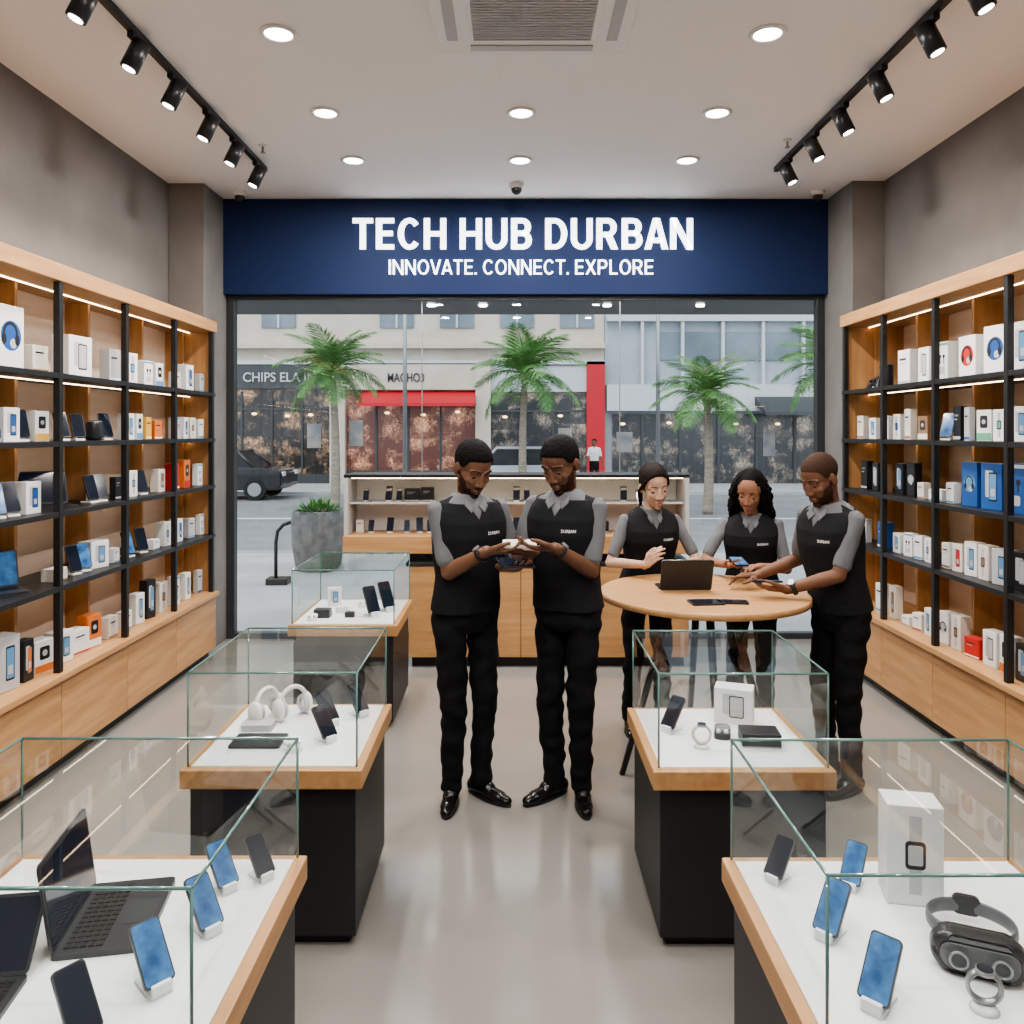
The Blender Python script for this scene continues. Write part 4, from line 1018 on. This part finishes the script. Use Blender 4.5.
            for i in range(G):
                for a_ in (0, G):
                    bm.faces.new((top[i][a_], bot[i][a_], bot[i+1][a_], top[i+1][a_])); bm.faces.new((top[a_][i], bot[a_][i], bot[a_][i+1], top[a_][i+1]))
            bmesh.ops.smooth_vert(bm, verts=bm.verts, factor=.5, use_axis_x=True, use_axis_y=True, use_axis_z=True)
            obj('collar_leaf', bm, M['collar'], so_, True, smooth=True)
        if badge:
            tm = text_mesh('DURBAN', .068*s, .015*s, .018)
            for v in tm.vertices:
                o_ = T((bx_ - v.co.x/s, .4, (zc-.150) + v.co.z/s))
                hit = bvh.ray_cast(o_, dr)
                v.co = (hit[0] if hit[0] else T((bx_, .13, .4))) - dr*.003
            mesh_obj('chest_print', tm, M['badge'], t, True)
    bm = BM(); loft(bm, sect, .010, (-.1, .09))
    for Hj, K, A, ad in legs:
        cap(bm, Hj, .092*s, K, .069*s); cap(bm, K, .069*s, A + Vector((0,0,.02*s)), .054*s); cap(bm, A + Vector((0,0,.10*s)), .056*s, A + Vector((0,0,-.005)), .056*s)
    tr = blob(bm, max(vox, .006), 3); wrinkle(tr, .014*s, 12, (1,1,1.4)); mesh_obj('trousers', tr, M['trouser'], t, True, True)
    for Hj, K, A, ad in legs:
        d = Vector((math.cos(ad), math.sin(ad), 0)); g0 = Vector((A.x, A.y, zoff)); bm = BM(); up = Vector((0,0,1))
        cap(bm, g0 - d*.045*s + up*.040*s, .038*s, g0 + d*.05*s + up*.042*s, .041*s); cap(bm, g0 + d*.05*s + up*.035*s, .040*s, g0 + d*.12*s + up*.028*s, .040*s, flat=(up, .75))
        cap(bm, g0 + d*.12*s + up*.026*s, .040*s, g0 + d*.170*s + up*.022*s, .030*s, flat=(up, .75)); cap(bm, g0 - d*.01*s + up*.05*s, .040*s, g0 - d*.012*s + up*.095*s, .042*s)
        sm = blob(bm, max(.005, vox), 2)
        for v in sm.vertices: v.co.z = max(v.co.z, zoff + .012)
        so = mesh_obj('shoe', sm, M['shoe'], t, True, True)
        bm = BM(); pts = []
        for i in range(20):
            an = 2*PI*i/20; l_ = math.cos(an); w_ = math.sin(an)
            pts.append(g0 + d*(.058 + .142*l_)*s + Vector((-d.y, d.x, 0))*w_*(.040 if l_ > -.2 else .036)*s)
        rings(bm, [[p + up*z for p in pts] for z in (.0, .014)]); obj('sole', bm, M['black'], so, True)
    return t, joints
def wristwatch(t, joints, side, s=1.):
    S, E, W, *_ = joints[side]; d = (W-E).normalized(); c = W - d*.035
    bm = BM(); torus(bm, c, d, .0335*s, .005, 28, 8, flat=2.2); b = obj('wristwatch', bm, M['black'], t, True)
    up = Vector((0,-.6,1)); n = (up - d*up.dot(d)).normalized()
    bm = BM(); cyl(bm, c + n*.033*s, .018, .008, 20, axis=n); obj('watch_face', bm, M['grey'], b, True)

CU = (.22, .42, .34); RL = (.22, .28, .2)
tA, jA = person('person in black vest and grey sleeves holding dark tablet, left of standing pair', -.235, 3.90, 1.75, -62, 4, (-56, 32, 0),
    [((-.300, 3.87), -95), ((-.165, 3.93), -42)],
    {'R': ((-.125, 3.60, 1.25), (-.25, .2, -1), (.97, -.2, .04), (.1, .2, 1), CU, {}),
     'L': ((-.055, 3.70, 1.165), (.4, .3, -1), (.62, -.75, .08), (0, .1, 1), (.15,.25,.2), {})}, 'skinA', 'short', .0014)
wristwatch(tA, jA, 'R')
tB, jB = person('person in black vest and grey sleeves wearing a wristwatch, right of standing pair', .262, 3.90, 1.77, -118, 4, (-125, 30, 0),
    [((.200, 3.93), -140), ((.330, 3.87), -88)],
    {'R': ((.085, 3.68, 1.235), (-.4, .3, -1), (-.62, -.7, .08), (.1, .2, 1), (.15,.25,.2), {}),
     'L': ((.185, 3.60, 1.265), (.3, .2, -1), (-.97, -.18, .03), (-.05, .2, 1), CU, {})}, 'skinB', 'short', .0018)
wristwatch(tB, jB, 'L')
held_phone('pale phone held between the standing pair', (.025, 3.58, 1.288), rotm(16, 0, 6), .15, .078, 'offw', 'offw')
held_phone('small dark tablet held low by left person of standing pair', (.005, 3.61, 1.196), rotm(12, 4, 20), .16, .11, 'dark', 'screen', 'tablet')
tC, jC = person('person with tied-back dark hair in black vest behind table left', .80, 4.80, 1.60, -80, 9, (-78, 22, 6),
    [((.70, 4.82), -95), ((.90, 4.84), -80)],
    {'R': ((.745, 4.50, 1.04), (-.9, .2, -1), (.35, -.55, .55), (.9, .35, .2), (.35,.45,.3), {}),
     'L': ((.945, 4.50, 1.005), (.9, .2, -1), (-.35, -.9, .0), (0, 0, -1), RL, {})}, 'skinC', 'tied', 0, True, 1.12, lip='lipl', hs=1.12, hairm='hairb')
tD, jD = person('person with long curly black hair in black vest behind table right', 1.43, 4.80, 1.565, -108, 9, (-118, 26, -4),
    [((1.34, 4.84), -105), ((1.53, 4.84), -95)],
    {'R': ((1.215, 4.52, 1.035), (-.8, .2, -1), (.15, -.95, .1), (.1, 0, 1), CU, {}),
     'L': ((1.385, 4.50, 1.03), (.9, .2, -1), (-.8, -.5, .05), (0, 0, -1), (.3,.35,.25), {'point': True})}, 'skinD', 'curly', 0, True, 1.1, lip='lipm', hs=1.12)
held_phone('dark phone in the hand of person with curly hair', (1.245, 4.415, 1.072), rotm(8, 0, 0), .075, .15)
tE, jE = person('person with shaved head and beard in black vest, right of round table', 1.66, 4.06, 1.69, -156, 9, (-156, 28, 0),
    [((1.64, 4.17), -165), ((1.68, 3.96), -150)],
    {'R': ((1.30, 4.24, 1.03), (.3, .6, -1), (-.95, -.2, .0), (0, 0, -1), (.25,.3,.2), {'point': True}),
     'L': ((1.36, 3.97, 1.005), (.5, -.4, -1), (-.97, .12, .03), (.1, .3, 1), CU, {})}, 'skinE', 'buzz', .0018)
wristwatch(tE, jE, 'L')
held_phone('dark phone held over table by person with shaved head', (1.262, 3.985, 1.043), rotm(0, 8, 85), .075, .15)

# ------------------------------------------------------------------ street outside
bm = BM(); box(bm, -16, 16, 7.0, 12.2, -.35, -.06); struct('pavement_near', bm, M['pave'])
bm = BM(); box(bm, -40, 40, 12.2, 25.6, -.5, -.22); struct('road', bm, M['road'])
bm = BM(); box(bm, -40, 40, 25.6, 31, -.5, -.14); struct('pavement_far', bm, M['pave'])
bm = BM(); box(bm, -16, 16, 12.2, 12.4, -.3, -.05, .01); struct('trim_1', bm, M['kerb'])
bm = BM(); box(bm, -40, 40, 18.4, 18.58, -.23, -.216); struct('trim_2', bm, M['line'])
t = thing('reflection_slab', 'grey slab added outside, standing in for ceiling reflections in the window top', 'reflection_slab', (0, 7.7, 3.02))  # added slab, stands in for the dark interior reflection along the glass top
bm = BM(); box(bm, -4, 4, 7.0, 8.35, 3.02, 3.25, .01); obj('reflection_band', bm, M['alu'], t, world=True)
for x in (-.8, -.3, .9, 1.8):  # glowing discs stand in for downlights mirrored in the glass
    bm = BM(); cyl(bm, (x, 7.7, 3.005), .04, .015, 20); obj('lamp', bm, M['lampdisc'], t, world=True)

YF = 30.
X_ = lambda px, Y=YF: (px-514)*Y/F
Z_ = lambda py, Y=YF: H + (432-py)*Y/F
def rect(t, nm, p0, p1, q0, q1, mat, dy=0., th=.15, Y=YF):
    bm = BM(); box(bm, X_(p0), X_(p1), Y-dy-th, Y-dy, Z_(q1), Z_(q0)); return obj(nm, bm, M[mat], t, world=True)
def word(t, s, px0, px1, py0, py1, mat, dy, bold=.0):
    me = text_mesh(s, X_(px1)-X_(px0), Z_(py0)-Z_(py1), bold, .02); me.transform(Matrix.Translation(((X_(px0)+X_(px1))/2, YF-dy-.03, (Z_(py0)+Z_(py1))/2)))
    mesh_obj('lettering', me, M[mat], t)
b1 = thing('shop_building', 'cream shop building with red awning across the street', 'building', (X_(350), YF+2, -.14))
bm = BM(); box(bm, X_(-100), X_(604), YF, YF+6, -.14, Z_(120)); obj('wall', bm, M['cream'], b1, world=True)
rect(b1, 'ledge', -100, 604, 344, 349, 'cream', 0, .35); rect(b1, 'ledge', -100, 604, 361, 365, 'bwhite', 0, .3)
for p in (140, 200, 262, 380, 440, 500, 560): 
    w_ = rect(b1, 'upper_window', p, p+34, 268, 328, 'bglass', 0, .06); rect(w_, 'frame_bar', p+16, p+18, 268, 328, 'bwhite', .06, .05)
rect(b1, 'sign_band', 150, 333, 366, 389, 'bdark', 0, .3); word(b1, 'CHIPS ELA IN', 246, 318, 373, 382.5, 'sgrey', .3, .01)
rect(b1, 'sign_band', 347, 476, 364, 390, 'cream', 0, .3); word(b1, 'MAGHO3', 389, 425, 373.5, 382.5, 'bdark', .3, .01)
rect(b1, 'shop_front', 150, 333, 390, 484, 'shopA', 0, .1); rect(b1, 'shop_front', 347, 476, 392, 484, 'shopR', 0, .1); rect(b1, 'shop_front', 490, 586, 394, 484, 'shopB', 0, .1)
for p in (242, 272, 302, 376, 408, 440, 520, 552): rect(b1, 'mullion', p, p+2, 392, 484, 'bdark', .1, .06)
rect(b1, 'transom', 150, 333, 408, 410, 'bdark', .1, .05); rect(b1, 'transom', 490, 586, 410, 412, 'bdark', .1, .05); rect(b1, 'stall_riser', 347, 476, 470, 486, 'bdark', .1, .05); rect(b1, 'stall_riser', 150, 333, 474, 486, 'bdark', .1, .05)
for p0, p1, q0, q1 in ((308,322,424,448),(350,364,420,446),(558,572,428,456)): rect(b1, 'window_poster', p0, p1, q0, q1, 'poster', .1, .03)
for p, q in ((256,414),(289,416),(312,415),(388,413),(424,415),(458,412),(505,417),(560,416)):
    bm = BM(); ell(bm, Matrix.Translation((X_(p), YF-.2, Z_(q))), (0,0,0), (.10,.06,.05)); obj('pendant_lamp', bm, M['pend'], b1, world=True)
for p in (332, 476): rect(b1, 'pillar', p, p+15, 364, 488, 'cream', 0, .4)
rect(b1, 'sign_band', 491, 586, 366, 392, 'bwhite', 0, .2)
bm = BM(); prism(bm, [(0, Z_(391)), (-1.0, Z_(404)), (-1.0, Z_(407)), (0, Z_(399))], lambda a, b, d: Vector((d, YF-.1+a, b)), X_(363), X_(476)); obj('awning', bm, M['bred'], b1, world=True)
rect(b1, 'red_banner', 586, 604, 362, 486, 'bred', 0, .3)
b2_ = thing('office_building', 'blue-grey office building with glazed bands across the street', 'building', (X_(730), YF+2, -.14))
bm = BM(); box(bm, X_(604.5), X_(1150), YF, YF+6, -.14, Z_(120)); obj('wall', bm, M['bgrey'], b2_, world=True)
rect(b2_, 'window_band', 615, 1100, 262, 312, 'bglass', 0, .08); rect(b2_, 'window_band', 660, 1100, 332, 360, 'bglass', 0, .08)
for p in range(640, 1000, 40): rect(b2_, 'fin', p, p+3, 250, 385, 'bwhite', 0, .25)
rect(b2_, 'fascia', 606, 1100, 385, 411, 'bwhite', 0, .35); rect(b2_, 'ledge', 606, 1100, 316, 322, 'bwhite', 0, .3)
rect(b2_, 'shop_front', 612, 1100, 414, 484, 'shopB', 0, .1)
for p in range(640, 1000, 38): rect(b2_, 'mullion', p, p+3, 414, 484, 'bdark', .1, .06)
for p, q in ((622,424),(668,423),(734,424),(776,424)):
    bm = BM(); ell(bm, Matrix.Translation((X_(p), YF-.2, Z_(q))), (0,0,0), (.10,.06,.05)); obj('pendant_lamp', bm, M['pend'], b2_, world=True)
for p0, p1, q0, q1 in ((616,632,432,452),(762,774,430,456)): rect(b2_, 'window_poster', p0, p1, q0, q1, 'poster', .1, .03)
bm = BM(); prism(bm, [(0, Z_(397)), (-1.3, Z_(413)), (-1.3, Z_(416)), (0, Z_(405))], lambda a, b, d: Vector((d, YF-.35+a, b)), X_(752), X_(812)); obj('awning', bm, M['bdark'], b2_, world=True)

def make_frond(seed, L=1.5):
    r = random.Random(seed); bm = BM(); pts = []
    for i in range(15):
        u = i/14; pts.append(Vector((L*(u - .12*u*u), 0, L*(.30*u - .62*u*u))))
    tube(bm, pts, [.022*(1-.8*i/14) for i in range(15)], 5)
    NL = 42
    for i in range(1, NL+1):
        u = .08 + .90*i/NL; fi = u*14; k = min(int(fi), 13); p = pts[k].lerp(pts[k+1], fi-k); d = (pts[k+1]-pts[k]).normalized()
        ll = L*.36*(math.sin(PI*min(1, u*.80+.18))**.7)*r.uniform(.85, 1.1)
        for sy in (-1, 1):
            out = (d*.75 + Vector((0, sy, 0)) + Vector((0,0,-.15 + r.uniform(-.25,.25)))).normalized(); e = p + out*ll; w = d*.0105*L
            mdp = p.lerp(e, .5) + Vector((0,0,.03))
            v = [bm.verts.new(q) for q in (p-w*.5, mdp-w, e - Vector((0,0,.05)), mdp+w, p+w*.5)]; bm.faces.new(v)
    me = bpy.data.meshes.new('frond'); bm.to_mesh(me); bm.free(); me.materials.append(M['frond']); return me
FR = [make_frond(1), make_frond(2)]
def palm(label, px, py, Y, rad, gz, seed, nf=24):
    r = random.Random(seed); X = (px-514)*Y/F; top = H + (432-py)*Y/F
    t = thing('palm_tree', label, 'palm tree', (X, Y, gz), 0, 'palm trees along the street'); hgt = top - gz
    bm = BM(); pts = []; rd = []
    for i in range(25):
        u = i/24; pts.append((.10*math.sin(u*2+seed), 0, hgt*u)); rd.append((.13 - .05*u)*(1.06 if i % 2 else .97) + (.04 if u > .95 else 0))
    tube(bm, pts, rd, 12); obj('trunk', bm, M['bark'], t)
    for i in range(nf):
        o = bpy.data.objects.new('frond', FR[i % 2]); COL.objects.link(o); o.parent = t; o.location = (pts[-1][0], 0, hgt)
        sc = rad/1.35*r.uniform(.85, 1.1); o.scale = (sc, sc, sc)
        o.rotation_euler = (r.uniform(-.2,.2), -1.35 + 1.9*((i*7) % nf)/nf, 2*PI*i*.382 + r.uniform(-.2,.2))
palm('tall palm tree behind the concrete planter, leftmost on the street', 332, 372, 21, 1.45, -.22, 1)
palm('palm tree in front of the white sign, seen above standing pair', 526, 375, 23, 1.65, -.22, 4)
palm('palm tree before the blue-grey building, seen above curly haired person', 705, 396, 19.5, 1.3, -.22, 7)
palm('palm tree at far right, mostly hidden by the pier', 838, 368, 18, 1.3, -.22, 9)
def pole(label, px, Y, z1):
    t = thing('street_pole', label, 'pole', ((px-514)*Y/F, Y, -.14))
    bm = BM(); cyl(bm, (0,0,0), .075, z1, 14, .055); obj('shaft', bm, M['grey'], t)
    bm = BM(); cyl(bm, (0,0,0), .13, .25, 14, .10); obj('base', bm, M['grey'], t)
pole('tall grey street pole in front of cream building', 405, 26, 9.)
pole('tall grey street pole in front of blue-grey building', 658, 26, 9.)

t = thing('planter', 'round rough concrete planter on the pavement outside', 'planter', (-2.63, 10.7, -.06))
bm = BM(); lathe(bm, [(.24,0),(.30,.06),(.345,.35),(.355,.66),(.345,.76),(.325,.80),(.28,.80),(.27,.74)], 32); obj('pot', bm, M['pot'], t)
t = thing('shrub', 'low green shrub growing in the concrete planter', 'plant', (-2.63, 10.7, .68))
bm = BM(); r = random.Random(3)
for i in range(190):
    a = r.uniform(0, 2*PI); el = r.uniform(.15, 1.4); d = Vector((math.cos(a)*math.cos(el), math.sin(a)*math.cos(el), math.sin(el)))
    p = Vector((d.x*.2, d.y*.2, .02)) + d*r.uniform(.02,.13); e = p + d*r.uniform(.08,.14); sd = d.cross(Vector((0,0,1))).normalized()*.020
    m_ = p.lerp(e, .5); bm.faces.new([bm.verts.new(q) for q in (p, m_-sd, e, m_+sd)])
obj('foliage', bm, M['leaf'], t, recalc=False)
bm = BM(); tube(bm, [(-2.9, 9.7, -.06), (-2.9, 9.7, .45), (-2.88, 9.7, .58), (-2.81, 9.7, .66), (-2.72, 9.7, .69)], .022, 12); box(bm, -3.0, -2.74, 9.6, 9.8, -.06, .02, .01)
o = obj('bollard', bm, M['black']); tag(o, 'black bent metal bollard on the pavement near the planter', 'bollard')

def car(label, cx, Y, gz, L, Ht, paint, rz=0.):
    t = thing('car', label, 'car', (cx, Y, gz), rz); w = .88
    prof = [(-.5,.28),(-.5,.55),(-.485,.60),(-.30,.645),(.33,.66),(.49,.60),(.5,.5),(.5,.28),(.47,.20),(-.47,.20)]
    bm = BM(); prism(bm, [(a*L, b*Ht) for a, b in prof], lambda a, b, d: Vector((a, d, b)), -w, w)
    bmesh.ops.bevel(bm, geom=[e for e in bm.edges], offset=.05, segments=2, affect='EDGES'); obj('car_body', bm, M[paint], t)
    bm = BM(); P = [(-.30,.645),(-.17,.96),(.24,.98),(.40,.655)]
    rings(bm, [[Vector((a*L, -w+.06 + (.12 if b > .8 else 0), b*Ht)) for a, b in P], [Vector((a*L, w-.06 - (.12 if b > .8 else 0), b*Ht)) for a, b in P]], 0, True, False); obj('windows', bm, M['carglass'], t)
    bm = BM(); box(bm, -.17*L, .245*L, -w+.17, w-.17, .955*Ht, Ht, .02)
    for a0, a1 in (((-.30,.645), (-.17,.97)), ((.03,.65), (.03,.97)), ((.40,.655), (.24,.98))):
        for sy in (-1, 1): bar(bm, Vector((a0[0]*L, sy*(w-.055), a0[1]*Ht)), Vector((a1[0]*L, sy*(w-.175), a1[1]*Ht)), .045)
    obj('roof', bm, M[paint], t)
    for a in (-.31, .31):
        for sy in (-1, 1):
            bm = BM(); cyl(bm, (a*L, sy*w-sy*.2, .32), .32, sy*.22, 28, axis=(0,1,0)); wl = obj('wheel', bm, M['tyre'], t)
            bm = BM(); cyl(bm, (a*L, sy*w+sy*.015, .32), .20, sy*.01, 20, axis=(0,1,0)); obj('rim', bm, M['grey'], wl)
    for sy in (-1, 1):
        bm = BM(); box(bm, -.505*L, -.47*L, sy*w*.75-.14, sy*w*.75+.14, .47*Ht, .56*Ht, .02); obj('headlamp', bm, M['lampw'], t)
        bm = BM(); box(bm, .475*L, .505*L, sy*w*.75-.12, sy*w*.75+.12, .48*Ht, .57*Ht, .02); obj('tail_lamp', bm, M['bred'], t)
car('dark car parked across the street at the left edge of the window', -8.9, 24.2, -.22, 4.2, 1.5, 'cardark', PI)
car('silver car parked across the street, seen between the standing pair', .10, 24.6, -.22, 3.7, 1.56, 'carsilver')
person('distant pedestrian in white shirt on the far pavement', 2.65, 26.3, 1.70, -100, 0, (-100, 0, 0),
    [((2.56, 26.3), -100), ((2.74, 26.3), -100)],
    {'R': ((2.38, 26.2, .70), (-.3, 1, 0), (0, -.1, -1), (1, 0, 0), RL, {}), 'L': ((2.92, 26.2, .70), (.3, 1, 0), (0, -.1, -1), (-1, 0, 0), RL, {})}, 'skinA', 'short', 0, zoff=-.14, vox=.011, vest=False)

# ------------------------------------------------------------------ daylight and camera
w = bpy.data.worlds.new('sky'); SC.world = w; w.use_nodes = True
nt = w.node_tree; bg = nt.nodes['Background']; bg.inputs['Color'].default_value = (.84,.92,1,1); bg.inputs['Strength'].default_value = 2.1
sl = bpy.data.lights.new('sun', 'SUN'); sl.energy = 1.4; sl.angle = math.radians(30); sl.color = (1,.96,.9)
so = bpy.data.objects.new('sun', sl); COL.objects.link(so); so.rotation_euler = (math.radians(42), 0, math.radians(-25))
cam = bpy.data.cameras.new('camera'); cam.lens = 28; cam.sensor_width = 36; cam.shift_x = -2/1024; cam.shift_y = -80/1024; cam.clip_start = .05; cam.clip_end = 300
co = bpy.data.objects.new('camera', cam); COL.objects.link(co); co.location = (0, 0, H); co.rotation_euler = (PI/2, 0, 0); SC.camera = co
